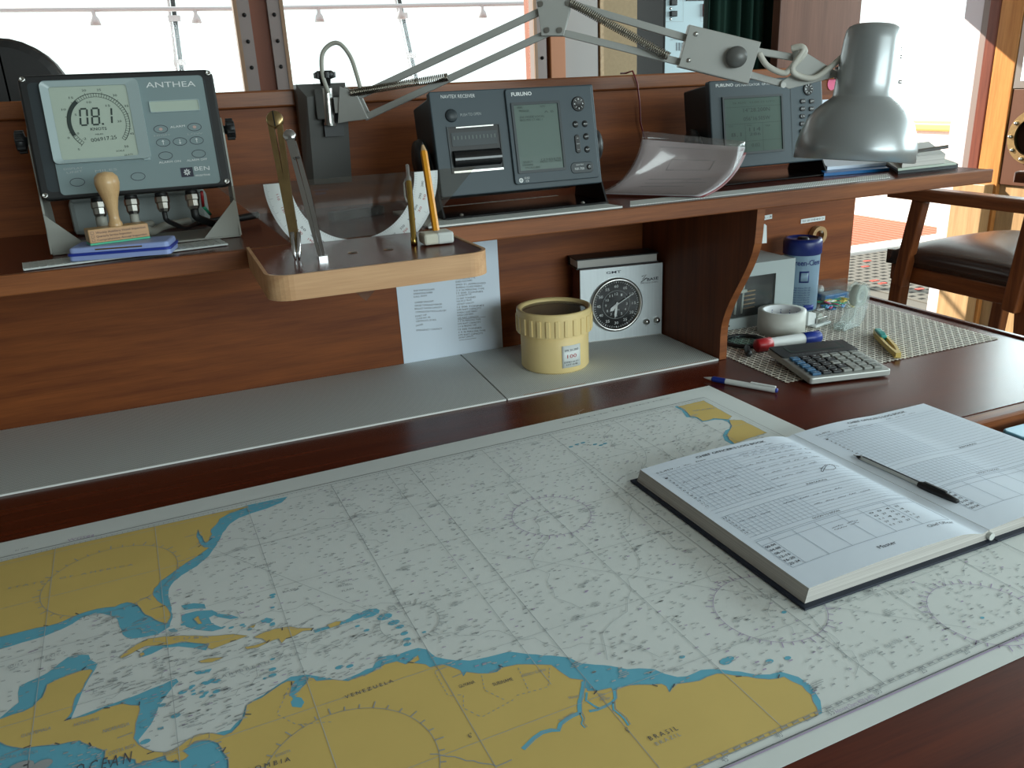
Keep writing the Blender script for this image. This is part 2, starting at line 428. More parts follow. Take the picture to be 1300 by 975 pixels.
# front wall furniture right of the windows
b = MB(); b.box((1.862, 3.955, .9), (1.945, 3.998, 2.5), 'post_orange', .004); struct(b.build('trim_1'))
b = MB(); b.box((1.947, 3.98, 1.0), (2.14, 3.998, 2.5), 'grey_panel', .002); b.box((1.947, 3.975, 1.0), (1.952, 3.981, 2.5), 'frame_mauve'); struct(b.build('trim_2'))
t = thing('notice_board', up_frame(Vector((2.15, 3.985, 1.3))), 'plain beige board in a thin wooden frame on the front bulkhead', 'notice board')
b = MB(); b.box((.02, .0, -.01), (.46, 1.1, 0), 'board_beige'); b.build('board_panel', t)
b = MB(); b.ring([(0, -.02), (.48, -.02), (.48, 1.12), (0, 1.12)], [(.02, 0), (.46, 0), (.46, 1.1), (.02, 1.1)], -.008, .012, 'light_veneer_upright'); b.build('frame', t)
# console that carries the amplifier
t = thing('bridge_console', (1.95, 2.75, 0), 'dark bridge console hidden behind the chart table back board', 'console')
b = MB(); b.box((-.35, -.2, 0), (.42, .25, 1.36), 'slate_dark', .01); b.build('body', t)
b = MB(); b.box((-.37, -.22, 1.36), (.44, .27, 1.385), 'mahogany', .004); b.build('console_top', t)
# amplifier seen from the back
A0 = at_y(843, 93, 2.6); A0.z = 1.385 + .006
M = up_frame(A0); t = thing('amplifier', M, 'pale blue rear panel of a black amplifier with red and black terminals', 'amplifier')
wA = .20
b = MB(); b.box((-.003, 0, -.18), (wA+.003, .42, -.002), 'black', .003); b.build('case', t)
b = MB(); b.box((.002, .003, -.002), (wA-.003, .417, .001), 'amp_front'); q = Tr(M, 800, 0, .24615)
for x, y in ((208, 15), (208, 45), (208, 98), (420, 12), (420, 100)): b.lathe([(1e-5, .002), (.004, .0015), (.005, 0)], 'steel', Matrix.Translation((*q(x, y), .001)), 10)
b.line([q(182, 0), q(272, 0), q(272, 112), q(182, 112)], .001, .0016, 'chart_grey'); b.line([q(362, 22), q(362, 110), q(470, 110), q(470, 22)], .001, .0016, 'chart_grey', closed=True)
for i in range(9): x = 237+i*5.5; b.line([q(x, 220), q(x, 262)], .0012+.0012*(i % 3 == 0), .0016, 'ink')
for y in (178, 192, 206): b.text('CAUTION AC 230V', q(205, y+3), q(270, y+1), .006, .0016, 'chart_grey')
b.build('rear_panel', t)
for x, y in ((218, 14), (218, 72)):
    b = MB(); u, v = q(x, y); b.box((u-.012, v-.009, .001), (u+.012, v+.009, .014), 'black', .002); b.build('socket', t)
b = MB(); b.box((*q(287, 5), .001), (*q(392, -10), .006), 'black'); b.build('rating_plate', t)
for k, (x, y) in enumerate(((387, 38), (387, 68), (420, 42), (420, 68), (445, 45), (445, 70))):
    b = MB(); u, v = q(x, y); b.box((u-.011, v-.011, .001), (u+.011, v+.011, .016), ('red', 'red', 'black', 'red', 'black', 'black')[k], .002); b.build('terminal', t)
for dx in (0, 16):
    b = MB(); P = [q(425+dx, 80), q(422+dx, 110), q(430+dx, 135), q(455+dx, 165), q(475+dx, 190)]; b.tube([(*p, .014+.004*i) for i, p in enumerate(P)], .0018, 'red', 6); b.build('wire', t)
for u in (.03, wA-.03):
    b = MB(); b.box((u-.015, -.0055, -.04), (u+.015, .022, -.0), 'black', .002); b.build('foot', t)
# partition beside the curtain
b = MB(); b.box((1.262, 1.535, 0), (1.484, 1.56, 2.5), 'panel_pink', .002); struct(b.build('wall_partition'))
# curtain
g = []
x0, x1 = at_y(893, 60, 1.62).x, at_y(1012, 60, 1.62).x
for i in range(90):
    s = i/89; row = []
    for j in range(14):
        z = 2.42-(2.42-1.08)*j/13; pin = 1-.10*math.sin(PI*min(1, max(0, (2.3-z)/1.1)))*(1 if s > .5 else .3)
        x = x0 + (x1-x0)*(.02+.96*s)*pin; y = 1.62+.020*math.sin(s*2*PI*6.5+.5*math.sin(z*3))+.008*math.sin(s*2*PI*15+1.3+z)
        row.append((x, y, z))
    g.append(row)
b = MB(); b.sheet(g, 'curtain_green', .002); tag(b.build('curtain'), 'dark green blackout curtain hanging in folds beside the wooden partition', 'curtain')
b = MB(); b.cyl((x0-.25, 1.62, 2.44), (1.5, 1.62, 2.44), .011, 'steel'); 
for xx in (x0-.2, 1.42): b.box((xx-.01, 1.6, 2.44), (xx+.01, 1.64, 2.5), 'steel')
struct(b.build('trim_3'))
# right hand side: side wall, door jamb, post
XW = 4.19
b = MB(); opening_wall(b, False, XW, XW+.1, -2.6, 3.50, [(-1.2, 3.18, 1.32, 2.35)], 'light_veneer_upright'); struct(b.build('wall_right'))
b = MB(); b.box((XW-.02, 3.44, 0), (XW+.13, 3.56, 2.5), 'door_white', .006); b.box((XW-.022, 3.39, 0), (XW-.0, 3.442, 2.5), 'frame_mauve'); struct(b.build('trim_4'))
b = MB(); b.box((XW-.034, 3.335, 0), (XW-.001, 3.40, 2.5), 'red_post', .006); struct(b.build('trim_5'))
b = MB(); b.box((XW-.03, 3.205, 0), (XW-.001, 3.333, 2.5), 'orange_wood', .003); struct(b.build('trim_7'))
b = MB(); b.box((XW-.10, 3.22, 0), (XW-.031, 3.42, .80), 'light_veneer_upright', .004); struct(b.build('trim_8'))
b = MB(); b.box((XW-.02, 2.7, .8), (XW-.001, 3.203, 1.285), 'recess_brown', .002); struct(b.build('trim_9'))
PM_ = Matrix(((0, 0, -1, XW-.0205), (-1, 0, 0, 3.045), (0, 1, 0, 1.05), (0, 0, 0, 1)))
t = bpy.data.objects.new('window_4', None); COL.objects.link(t); t.matrix_world = PM_; struct(t, 'round brass porthole with bolts at the far right edge')
b = MB(); b.ring(ell(0, 0, .135, .135, 40), ell(0, 0, .095, .095, 40), 0, .018, 'brass'); b.build('rim', t)
b = MB(); b.lathe([(1e-5, .004), (.095, .004)], 'dark_glass', n=40); b.build('glass', t)
for i in range(10):
    a = 2*PI*i/10; b = MB(); b.lathe([(1e-5, .016), (.008, .014), (.010, .006), (.010, 0)], 'steel', Matrix.Translation((.115*math.cos(a), .115*math.sin(a), .018)), 12); b.build('bolt', t)
b = MB(); b.box((3.2, 4.02, 2.03), (4.3, 4.1, 2.5), 'red_post', .004); struct(b.build('added_lintel'))  # lintel out of view, added to cut off the sun high on the side wall
# outside the door: landing, threshold, deck, bulwark
b = MB(); b.box((4.301, 3.3, -.1), (6.6, 5.1, 0), 'floor_mat'); struct(b.build('floor_side'))
b = MB(); b.box((2.6, 5.105, -.1), (9, 5.32, .03), 'deck_white', .01); struct(b.build('trim_6'))
b = MB(); b.box((2.6, 5.33, -.2), (6.94, 12, -.1), 'deck_white')
for i in range(44):
    x = 2.7+i*.096
    for j in range(3): b.box((x, 5.36+j*2.2, -.1), (x+.062, 5.36+j*2.2+2.14, -.05), 'deck_red')
struct(b.build('deck'), 'sunlit red slatted deck outside the doorway')
b = MB(); b.box((6.95, 5.33, -.1), (7.1, 14, .84), 'deck_white'); b.box((6.90, 5.33, .84), (7.15, 14, .92), 'cap_yellow', .02); struct(b.build('bulwark'), 'white bulwark with a yellow cap rail outside the doorway')
# perforated floor mat by the door
b = MB(); b.box((4.34, 3.6, .0005), (6.3, 5.08, .008), 'floor_mat', .002)
for i in range(25):
    for j in range(19):
        x = 4.37+i*.078; y = 3.62+j*.078; b.box((x, y, .0081), (x+.044, y+.032, .0086), 'floor_hole')
for k in range(10):
    x = 4.45+rnd.random()*.8; y = 3.7+rnd.random()*1.2; b.box((x, y, .0086), (x+.06, y+.03, .012), 'red_chip')
tag(b.build('floor_mat'), 'grey perforated rubber floor mat at the open doorway', 'floor mat')
# window and ship fittings on the side wall, far right edge
b = MB(); M = Matrix.Translation((XW-.012, 0, 0)) @ Matrix.Rotation(-PI/2, 4, 'Z')
b.ring([(-3.20, 1.29), (1.26, 1.29), (1.26, 2.40), (-3.20, 2.40)], [(-3.165, 1.325), (1.19, 1.325), (1.19, 2.345), (-3.165, 2.345)], -.02, .012, 'steel', M=Matrix(((0, 0, -1, XW-.012), (1, 0, 0, 0), (0, 1, 0, 0), (0, 0, 0, 1))) @ Matrix.Scale(-1, 4, (1, 0, 0)))
fr = struct(b.build('window_3'))
b = MB(); b.box((XW+.03, -1.2, 1.32), (XW+.036, 3.18, 2.35), 'window_glass'); b.build('pane', fr)

# ================================================================== chart table and its back board
t = thing('chart_table', (0, 0, 0), 'large varnished mahogany chart table under the spread sea chart', 'table')
b = MB()
b.prism([(-1.3, .12), (.86, .12), (.86, .815), (1.48, .815), (1.48, 1.52), (-1.3, 1.52)], TZ-.035, TZ, 'mahogany_dark', bev=.003); b.build('tabletop', t)
b = MB(); b.box((.864, .788, TZ-.05), (1.49, .8145, TZ+.001), 'mahogany_edge', .004); b.box((1.4805, .815, TZ-.05), (1.497, 1.5, TZ+.004), 'mahogany_dark', .004); b.build('edge_strip', t)
b = MB(); b.box((-1.28, .2, .08), (.84, 1.5, TZ-.0355), 'mahogany'); b.box((.84, .86, .08), (1.45, 1.5, TZ-.0355), 'mahogany'); b.box((-1.25, .26, 0), (1.4, 1.48, .08), 'black'); b.build('cabinet', t)
b = MB(); b.box((.864, .15, TZ-.045), (1.49, .787, TZ-.019), 'mahogany_dark', .003); b.build('side_leaf', t)
# lower leaf leg keeps it standing
b = MB(); b.box((1.42, .17, 0), (1.47, .22, TZ-.0455), 'mahogany_upright', .003); b.build('leg', t)
t = thing('chart_table_hutch', (0, BY, TZ), 'mahogany back board with instrument shelf standing along the chart table', 'shelf unit')
b = MB(); b.box((-1.3, 0, .001), (1.49, .02, .49), 'mahogany', .001); b.build('back_panel', t)
b = MB(); b.box((-1.3, -.012, .490), (1.49, .028, .517), 'mahogany_edge', .003); b.build('top_rail', t)
SY = 1.135-BY
b = MB(); b.box((-1.3, SY+.008, .297), (1.455, -.0005, .3165), 'mahogany_dark', .001); b.build('shelf_board', t)
b = MB(); b.box((-1.3, SY-.002, .292), (1.457, SY+.0078, .3172), 'mahogany_edge', .002); b.build('shelf_edge', t)
# divider with a curved front
M = Matrix(((0, 0, 1, .911), (1, 0, 0, 0), (0, 1, 0, 0), (0, 0, 0, 1)))
cur = [(-.283, .001), (-.283, .045)]
for i in range(13):
    s = i/12; e = s*s*(3-2*s); cur.append((-.283-.085*e, .05+.20*s))
cur += [(-.370, .2965), (-.001, .2965), (-.001, .001)]
b = MB(); b.prism(cur, 0, .016, 'mahogany_upright', M, side='mahogany_edge'); b.build('divider', t)
# label strips stuck on the back panel
def strip(px0, py0, px1, py1, txt, lab, h=.010):
    a = at_y(px0, py0, BY-.001); c = at_y(px1, py1, BY-.001); M = up_frame(a); u, v = hit(px1, py1, M); L = math.hypot(u, v); M = M @ Matrix.Rotation(math.atan2(v, u), 4, 'Z')
    b = MB(); b.box((0, 0, 0), (L, h, .0005), 'white_plastic'); b.text(txt, (L*.06, h*.3), (L*.94, h*.3), h*.45, .0008, 'ink'); tag(place(b.build('label_strip'), M), lab, 'label')
strip(1016.5, 284, 1047, 279.5, '022 120 12 00 40 01 21', 'longer white label strip with tiny print on the back panel above the canister')
strip(967, 280, 980, 277.5, '2-3', 'short white label strip on the back panel above the pencil sharpener')

# ================================================================== sea chart
CYAW = .03985
co = at_z(900, 490, TZ); co.z = TZ + .0004
CM = flat_frame(co, CYAW)
C = Tr(CM)
zA = lambda x, y: C(x*.38462, 600+y*.38462)
zB = lambda x, y: C(x*.2, 800+y*.2)
zC = lambda x, y: C(300+.38462*x, 700+.38462*y)
zD = lambda x, y: C(700+.2*x, 840+.2*y)
zE = lambda x, y: C(700+.46154*x, 650+.46154*y)
zF = lambda x, y: C(840+.15385*x, 480+.15385*y)
def pl(z, s): return [z(*map(float, p.split(','))) for p in s.split()]
def jag(pts, amp=.0011, step=.006):       # small coastline wiggles
    out = []
    for i in range(len(pts)-1):
        a, c = Vector(pts[i]), Vector(pts[i+1]); L = (c-a).length; n = max(1, int(L/step)) if L < .12 else 1
        for k in range(n):
            p = a.lerp(c, k/n)
            if k: p += Vector((rnd.uniform(-amp, amp), rnd.uniform(-amp, amp)))
            out.append((p.x, p.y))
    out.append(tuple(pts[-1])); return out
CH = .712
usa = jag(pl(zA, '-60,308 0,297 225,243 530,175 820,112')[:5]) [-1:] + jag(pl(zA, '820,115 760,135 725,155 715,172 697,190 700,205 690,226 680,234 668,212 655,190 650,205 658,232 674,248 690,250 670,265 640,285 600,310 560,340 530,360 510,385 505,400 520,425 545,440 560,460 563,480 550,500 530,495 500,478 480,470 465,450 455,440 435,432 420,430 400,435 380,445 350,447 320,452 290,460 260,470 235,480 215,490 190,500 160,508 120,515 80,525 40,535 0,545 -60,560')) + pl(zA, '-60,312 0,297 225,243 530,175')
usab = jag(pl(zA, '950,80 930,100 880,120 830,135 790,150 760,170 735,200 715,240 690,275 650,310 600,340 575,360 558,385 556,410 565,440 570,480 560,510 520,535 470,545 430,550 405,535 395,510 388,485 360,472 330,465 300,470 270,480 240,500 200,520 150,540 100,555 50,570 0,585 -60,600'), .0006) + pl(zA, '-60,400 200,400 450,400 500,330 560,240 640,175 815,109')
ca = jag(pl(zB, '-60,590 0,570 80,540 150,520 210,490 270,430 290,385 300,350 380,310 450,285 520,260 575,252 590,260 560,310 540,340 530,370 510,400 490,410 475,440 465,480 460,520 440,550 410,580 470,565 540,550 600,530 660,500 720,485 780,470 830,480 885,482 890,510 875,560 862,600 860,650 850,690 880,730 920,755 980,775 1050,780 1100,765 1150,735 1200,695 1260,675 1330,655')) + jag(pl(zB, '1330,690 1300,700 1240,710 1200,745 1160,770 1200,800 1180,820 1140,840 1120,825 1090,840 1060,830 1050,800 1000,815 960,830 910,835 890,850 865,850 860,825 800,815 760,805 740,825 690,830 665,815 670,770 640,760 580,740 520,715 510,705 440,715 380,730 300,735 250,740 150,755 80,745 0,715 -60,700'))
sam = jag(pl(zA, '640,872 660,865 700,862 740,870 765,860 790,835 810,800 815,770 840,755 865,745 900,720 930,700 950,690 975,690 960,720 955,740 970,738 1010,700 1020,680 1035,680 1045,690 1100,685 1150,690 1200,670')) + jag(pl(zC, '420,415 460,395 490,375 530,365 560,375 600,345 605,360 585,370 625,375 640,385 680,375 740,395 750,415 760,400 800,405 830,405 860,400 880,385 930,375 980,375')) + jag(pl(zD, '0,25 60,70 120,110 200,120 215,150 230,190 290,190 380,170 395,200 420,180 450,165 560,150 640,150 700,145 730,160 750,200 770,170 800,145 880,135 940,125 990,100 1050,80 1150,90 1300,110')) + jag(pl(zE, '600,462 640,455 690,480 715,505 730,540 735,560')) + [C(889, 975), C(760, 1030), C(320, 1030)] + jag(pl(zA, '760,1010 755,975 750,940 720,895 690,885 650,890 625,900'))
pac = [C(*p) for p in ((-30, 925), (0, 930), (100, 930), (170, 952), (200, 959), (230, 951), (262, 936), (300, 945), (330, 1010), (-30, 1030))]
blueS = jag(pl(zA, '700,866 760,850 800,810 812,770 840,750 870,735 920,700 960,675 1010,668 1040,672 1090,680 1120,690 1160,675 1210,650'), .0006) + jag(pl(zC, '450,385 470,350 540,340 600,320 630,325 660,350 700,358 770,362 830,350 870,340 900,332 960,340 1040,345 1100,352'), .0006) + jag(pl(zD, '180,12 280,22 380,30 480,50 560,45 650,50 720,80 800,100 860,95 950,55 1010,50 1100,55 1200,65 1300,85'), .0006) + pl(zE, '600,448 630,440 680,455 715,480 740,520 745,555 735,560 660,520 600,500 400,480 250,520') + [C(760, 885), C(720, 872), C(660, 860), C(560, 858), C(480, 860), C(420, 890), C(380, 890), C(340, 910), C(290, 945)]
islands = [jag(pl(zA, s), .0006) for s in (
 '395,612 420,590 450,570 490,550 540,543 600,540 650,540 720,540 770,535 820,540 780,555 740,570 700,585 685,580 690,568 650,565 600,560 560,570 520,572 480,575 450,590 425,605 405,615 395,612',
 '838,545 870,530 905,518 960,510 985,515 1035,515 1030,522 1000,525 975,540 945,550 930,565 920,550 880,565 850,580 815,585 808,578 840,572 880,560 865,550 845,548 838,545',
 '655,625 690,615 740,612 700,628 665,630 655,625', '1080,505 1110,493 1128,492 1120,505 1090,515 1080,505', '460,600 475,595 478,603 464,608 460,600',
 '640,485 655,475 660,488 668,500 655,502 640,485', '820,512 845,503 838,514 820,512')]
iber = [jag(pl(zF, '130,240 345,188 580,318 550,345 490,340 430,335 390,350 340,358 290,325 240,320 210,285 170,250 130,240'), .0006), jag(pl(zF, '560,350 660,350 870,455 720,500 600,545 560,510 540,470 570,420 580,395 565,370 560,350'), .0006)]
blues = [usab, pac, blueS,
 pl(zB, '0,560 60,510 120,460 115,400 125,360 180,330 240,305 300,275 340,245 390,205 430,175 500,158 565,160 575,190 620,215 600,250 575,275 300,400 150,560 0,600'),
 pl(zB, '440,570 500,550 600,510 700,475 800,440 880,410 960,375 1040,345 1080,325 1120,310 1135,330 1110,350 1085,380 1050,425 1010,480 990,540 960,600 920,650 880,700 890,740 1000,780 1090,772 1150,738 1240,690 1230,710 1000,800 840,720 850,560 860,500 600,560'),
 pl(zB, '410,585 450,530 460,440 485,405 500,395 520,340 600,250 625,220 560,320 520,400 480,500 450,570'),
 pl(zA, '470,590 500,575 560,570 600,562 660,562 690,570 680,588 640,580 590,575 540,580 500,600 470,610'),
 pl(zA, '598,440 640,432 675,435 680,450 640,450 610,455'), pl(zA, '600,470 650,458 700,455 720,465 690,480 700,500 740,515 700,525 650,520 615,510 600,490'),
 pl(zA, '690,465 760,470 790,480 760,485 720,478'), pl(zA, '860,490 880,480 905,485 890,498 865,496'), pl(zA, '555,520 575,515 590,525 565,528'),
 pl(zA, '640,660 700,648 690,662 650,668'), pl(zA, '1035,520 1080,508 1130,492 1180,470 1220,460 1240,468 1200,478 1150,495 1090,515 1040,530'),
 pl(zF, '105,238 135,232 200,280 235,312 290,318 335,350 390,342 440,330 500,335 560,345 585,390 575,420 545,465 560,510 605,548 570,545 520,515 505,475 525,435 560,420 570,390 545,362 500,347 440,345 390,355 335,364 285,332 235,326 205,325 165,268')]
for x, y, r in ((400, 215, 16), (440, 205, 24), (490, 217, 18), (520, 236, 14), (540, 250, 10), (555, 272, 9), (563, 292, 9), (565, 308, 9), (430, 262, 7), (400, 248, 6), (340, 384, 9), (375, 380, 8), (620, 268, 5)):
    c = zC(x, y); blues.append(ell(c[0], c[1], r*.00045, r*.0003, 9))
for k in range(46):
    x, y = rnd.choice([(rnd.uniform(850, 1180), rnd.uniform(490, 780)), (rnd.uniform(940, 1150), rnd.uniform(400, 560)), (rnd.uniform(560, 900), rnd.uniform(500, 520)), (rnd.uniform(600, 720), rnd.uniform(640, 760))])
    c = zB(x, y) if x > 840 and y > 300 and k % 2 else zA(min(x, 900), y*.55+330 if y > 520 else y); r = rnd.uniform(.0012, .003); blues.append(ell(c[0], c[1], r*1.5, r, 8))
for x, y in ((640, 212), (655, 206), (670, 202), (700, 206), (715, 208), (725, 204)):
    c = C(400+.5077*x, 460+.5077*y); blues.append(ell(c[0], c[1], .004, .0022, 7))
for x, y, r in ((360, 400, 5), (480, 412, 11), (490, 405, 8), (640, 277, 5), (600, 412, 7), (650, 403, 6), (1185, 292, 4)):
    c = zE(x, y); blues.append(ell(c[0], c[1], r*.0006, r*.0004, 8))
lands = [usa, ca, sam] + islands + iber
b = MB()
pt = .00035
b.prism([(-1.3, -CH), (0, -CH), (0, 0), (-1.3, 0)], 0, pt, 'paper')
for i, p in enumerate(blues): b.poly(p, pt+.00012+i*.0000022, 'chart_blue')
for i, p in enumerate(lands): b.poly(p, pt+.00034+i*.000003, 'chart_land'); b.line(p, .0007, pt+.00045, 'chart_grey', closed=True)
mar = pl(zA, '970,738 985,735 975,742 995,745 1005,760 995,778 965,775 960,760 968,748 955,735 975,715 985,700 1000,705 990,722')
b.poly(mar, pt+.00042, 'chart_blue')
riv = [pl(zD, '205,130 195,200 180,260 180,330 130,350 90,375 60,400 45,440 0,440 -60,455 -110,490 -150,530 -180,560'), pl(zD, '400,190 405,240 385,265 340,290 290,310 240,320'), pl(zD, '390,260 395,310 440,345 465,370 490,410'), pl(zD, '180,330 200,370 190,400 215,425'), pl(zD, '215,170 250,160 300,185'), pl(zD, '225,200 220,250 270,285 300,300'), pl(zC, '640,672 720,680 800,700 860,712 910,690')]
for k, p in enumerate(riv): b.line(jag(p, .001, .005), (.004, .0028, .0018, .0012, .002, .002, .001)[k], pt+.0005, 'chart_blue' if k != 6 else 'chart_grey')
for k, p in enumerate(riv[:4]): b.line([(x+.0022, y) for x, y in jag(p, .001, .005)], .0006, pt+.00055, 'chart_grey')
def inside(p, poly):
    c = False; j = len(poly)-1
    for i in range(len(poly)):
        if (poly[i][1] > p[1]) != (poly[j][1] > p[1]) and p[0] < (poly[j][0]-poly[i][0])*(p[1]-poly[i][1])/(poly[j][1]-poly[i][1])+poly[i][0]: c = not c
        j = i
    return c
tk = pt+.0006
# neat line and graticule
TLn = C(894, 505); TLl = C(0, 709); BRb = C(1300, 805); BLb = C(921, 973)
top = (TLn[1]+TLl[1])/2; bot = (BRb[1]+BLb[1])/2; rgt = TLn[0]
b.line([(-1.27, top), (rgt, top), (rgt, bot), (-1.27, bot)], .0011, tk, 'chart_ink', closed=True)
b.line([(-1.262, top-.006), (rgt-.006, top-.006), (rgt-.006, bot+.012), (-1.262, bot+.012)], .0005, tk, 'chart_grey', closed=True)
b.line([(-1.262, bot-.002), (rgt, bot-.002)], .0016, tk, 'chart_mag')
k = 0; x = -1.25
while x < rgt-.01:
    b.line([(x, bot+.012), (x, bot+.008)], .0005, tk, 'chart_grey'); b.line([(x, top-.006), (x, top-.009)], .0005, tk, 'chart_grey')
    if k % 2: b.line([(x, bot+.0105), (x+.006, bot+.0105)], .0012, tk, 'chart_grey')
    x += .006; k += 1
gx = [C(608, 700)[0], C(469, 700)[0], C(388, 838)[0]]
sp = gx[0]-gx[1]
vx = [gx[0]+sp*i for i in range(-8, 6)]
for x in vx:
    if -1.26 < x < rgt-.01: b.line([(x, bot+.012), (x, top-.006)], .0006, tk, 'chart_grey' if vx.index(x) in (7, 8, 10, 12) else 'chart_pale')
y0 = C(620, 938)[1]
for i in range(-1, 6):
    y = y0+sp*.92*i
    if bot < y < top: b.line([(-1.26, y), (rgt-.006, y)], .0005, tk, 'chart_pale')
for a, c in (((250, 690), (530, 800)), ((250, 715), (480, 650)), ((490, 600), (700, 870)), ((840, 570), (1080, 840)), ((600, 700), (1240, 800)), ((860, 700), (720, 570))):
    b.line([C(*a), C(*c)], .0005, tk, 'chart_pale')
# compass roses
for px, py, r, m in ((700, 655, .049, 'chart_mag'), (141, 735, .071, 'chart_grey'), (977, 772, .055, 'chart_mag'), (446, 980, .070, 'chart_grey'), (1249, 779, .05, 'chart_mag'), (520, 790, .03, 'chart_pale')):
    c = C(px, py); b.line(ell(c[0], c[1], r, r, 72), .0006, tk, m, closed=True)
    for i in range(36):
        a = 2*PI*i/36; L = .005 if i % 3 else .008
        b.line([(c[0]+r*math.cos(a), c[1]+r*math.sin(a)), (c[0]+(r+L)*math.cos(a), c[1]+(r+L)*math.sin(a))], .0011, tk, m)
# depth contours
def wig(p0, p1, amp, n=26):
    p0, p1 = Vector(C(*p0)), Vector(C(*p1)); d = p1-p0; nn = Vector((-d.y, d.x)).normalized(); ph = [rnd.uniform(0, 6) for _ in range(3)]
    return [tuple(p0+d*(i/n)+nn*amp*(math.sin(i*.5+ph[0])+.6*math.sin(i*1.3+ph[1])+.3*math.sin(i*2.7+ph[2]))) for i in range(n+1)]
for a, c, am in (((240, 700), (520, 640), .006), ((270, 780), (520, 770), .008), ((250, 820), (480, 770), .006), ((110, 780), (215, 815), .006), ((540, 800), (850, 830), .006), ((640, 580), (720, 780), .012), ((820, 560), (780, 840), .01), ((560, 600), (480, 640), .01), ((900, 720), (1100, 850), .012), ((1060, 760), (1280, 720), .01), ((260, 900), (420, 800), .006), ((300, 850), (520, 790), .008), ((430, 620), (470, 700), .012), ((740, 520), (820, 600), .01), ((880, 540), (820, 640), .01), ((130, 890), (260, 830), .005)):
    b.line(wig(a, c, am), .0005, tk, 'chart_pale')
def prt(s, p0, p1, h, m='chart_ink', z=C): b.text(s, z(*p0), z(*p1), h, tk+.0001, m)
prt('U N I T E D   S T A T E S   O F   A M E R I C A', (-160, 423), (440, 308), .0036, 'chart_grey', zA)
prt('WGS84', (222, 230), (310, 213), .006, 'chart_mag', zA)
prt('G U L F   O F   M E X I C O', (25, 648), (215, 600), .0038, 'chart_grey', zA); prt('C U B A', (570, 556), (690, 548), .0035, 'chart_grey', zA)
prt('C A R I B B E A N', (710, 688), (890, 632), .0042, 'chart_grey', zA); prt('S E A', (940, 615), (990, 600), .0042, 'chart_grey', zA)
prt('V E N E Z U E L A', (1142, 750), (1300, 694), .0046, 'chart_ink', zA); prt('C O L O M B I A', (760, 1010), (960, 955), .005, 'chart_ink', zA)
prt('GUATEMALA', (135, 690), (325, 635), .0042, 'chart_grey', zB); prt('HONDURAS', (470, 618), (630, 575), .0042, 'chart_grey', zB); prt('NICARAGUA', (655, 660), (825, 610), .0046, 'chart_grey', zB)
prt('COSTA RICA', (690, 805), (865, 745), .0046, 'chart_grey', zB); prt('PANAMA', (1040, 805), (1140, 772), .0035, 'chart_grey', zB); prt('O C E A N', (470, 935), (830, 845), .013, 'chart_ink', zB)
prt('CENTRAL AMERICA', (-20, 835), (240, 785), .0035, 'chart_grey', zB)
prt('GUYANA', (738, 455), (790, 437), .0042, 'chart_ink', zC); prt('SURINAME', (850, 448), (915, 428), .0042, 'chart_ink', zC); prt('FRENCH GUIANA', (948, 417), (1025, 396), .0034, 'chart_grey', zC)
prt('B R A S I L', (630, 508), (808, 438), .0048, 'chart_ink', zD); prt('B R A Z I L', (670, 540), (825, 475), .0038, 'chart_grey', zD)
prt('Rio Amazonas', (60, 388), (150, 335), .0035, 'chart_grey', zD); prt('Ilha', (310, 225), (345, 215), .0035, 'chart_grey', zD); prt('de', (325, 240), (345, 234), .0035, 'chart_grey', zD); prt('Marajo', (315, 258), (378, 240), .0035, 'chart_grey', zD); prt('Macapa', (115, 245), (178, 228), .0034, 'chart_grey', zD); prt('6°', (490, 458), (508, 448), .006, 'chart_ink', zD); prt('BOGOTA', (132, 683), (182, 664), .0032, 'chart_grey', zC)
prt('6°', (772, 620), (785, 613), .005, 'chart_ink', zC)
for s, x, y in (('45°', 475, 693), ('40°', 625, 626), ('35°', 768, 563), ('30°', 898, 505), ('25°', 1022, 447), ('20°', 1140, 395)): prt(s, (x, y), (x+20, y-9), .0055, 'chart_grey', zE)
prt('Adjoining Charts 4020 & 4022', (785, 557), (893, 512), .0042, 'chart_mag', zE); prt('WGS84', (1280, 362), (1350, 330), .0065, 'chart_mag', zE)
prt('GUIANA CURRENT', (520, 362), (610, 352), .0035, 'chart_pale', zE); prt('BRAZIL', (860, 402), (900, 385), .0042, 'chart_pale', zE); prt('BASIN', (925, 375), (965, 356), .0042, 'chart_pale', zE); prt('M I D', (535, 245), (600, 235), .005, 'chart_pale', zE); prt('R I D G E', (900, 235), (1010, 215), .005, 'chart_pale', zE)
prt('NORTH', (338, 108), (372, 100), .0034, 'chart_grey', zC); prt('AMERICAN', (60, 58), (130, 40), .0034, 'chart_grey', zC); prt('BASIN', (155, 140), (205, 127), .0034, 'chart_grey', zC); prt('ABYSSAL', (335, 122), (385, 112), .0034, 'chart_grey', zC); prt('PLAIN', (350, 137), (388, 127), .0034, 'chart_grey', zC)
prt('SPAIN', (260, 280), (440, 255), .004, 'chart_grey', zF)
for (x, y), (x2, y2) in (((655, 400), (700, 480)), ((700, 480), (750, 475)), ((750, 475), (750, 520)), ((750, 520), (810, 550)), ((810, 550), (920, 490)), ((810, 410), (820, 460)), ((820, 460), (890, 495)), ((930, 385), (965, 460)), ((1035, 385), (1030, 450)), ((1030, 450), (920, 480)), ((175, 450), (135, 540)), ((135, 540), (200, 575)), ((200, 575), (320, 565))):
    p, q = Vector(zC(x, y)), Vector(zC(x2, y2)); n = max(2, int((q-p).length/.005))
    for i in range(n): b.line([p.lerp(q, (i+.2)/n), p.lerp(q, (i+.7)/n)], .0007, tk, 'chart_grey')
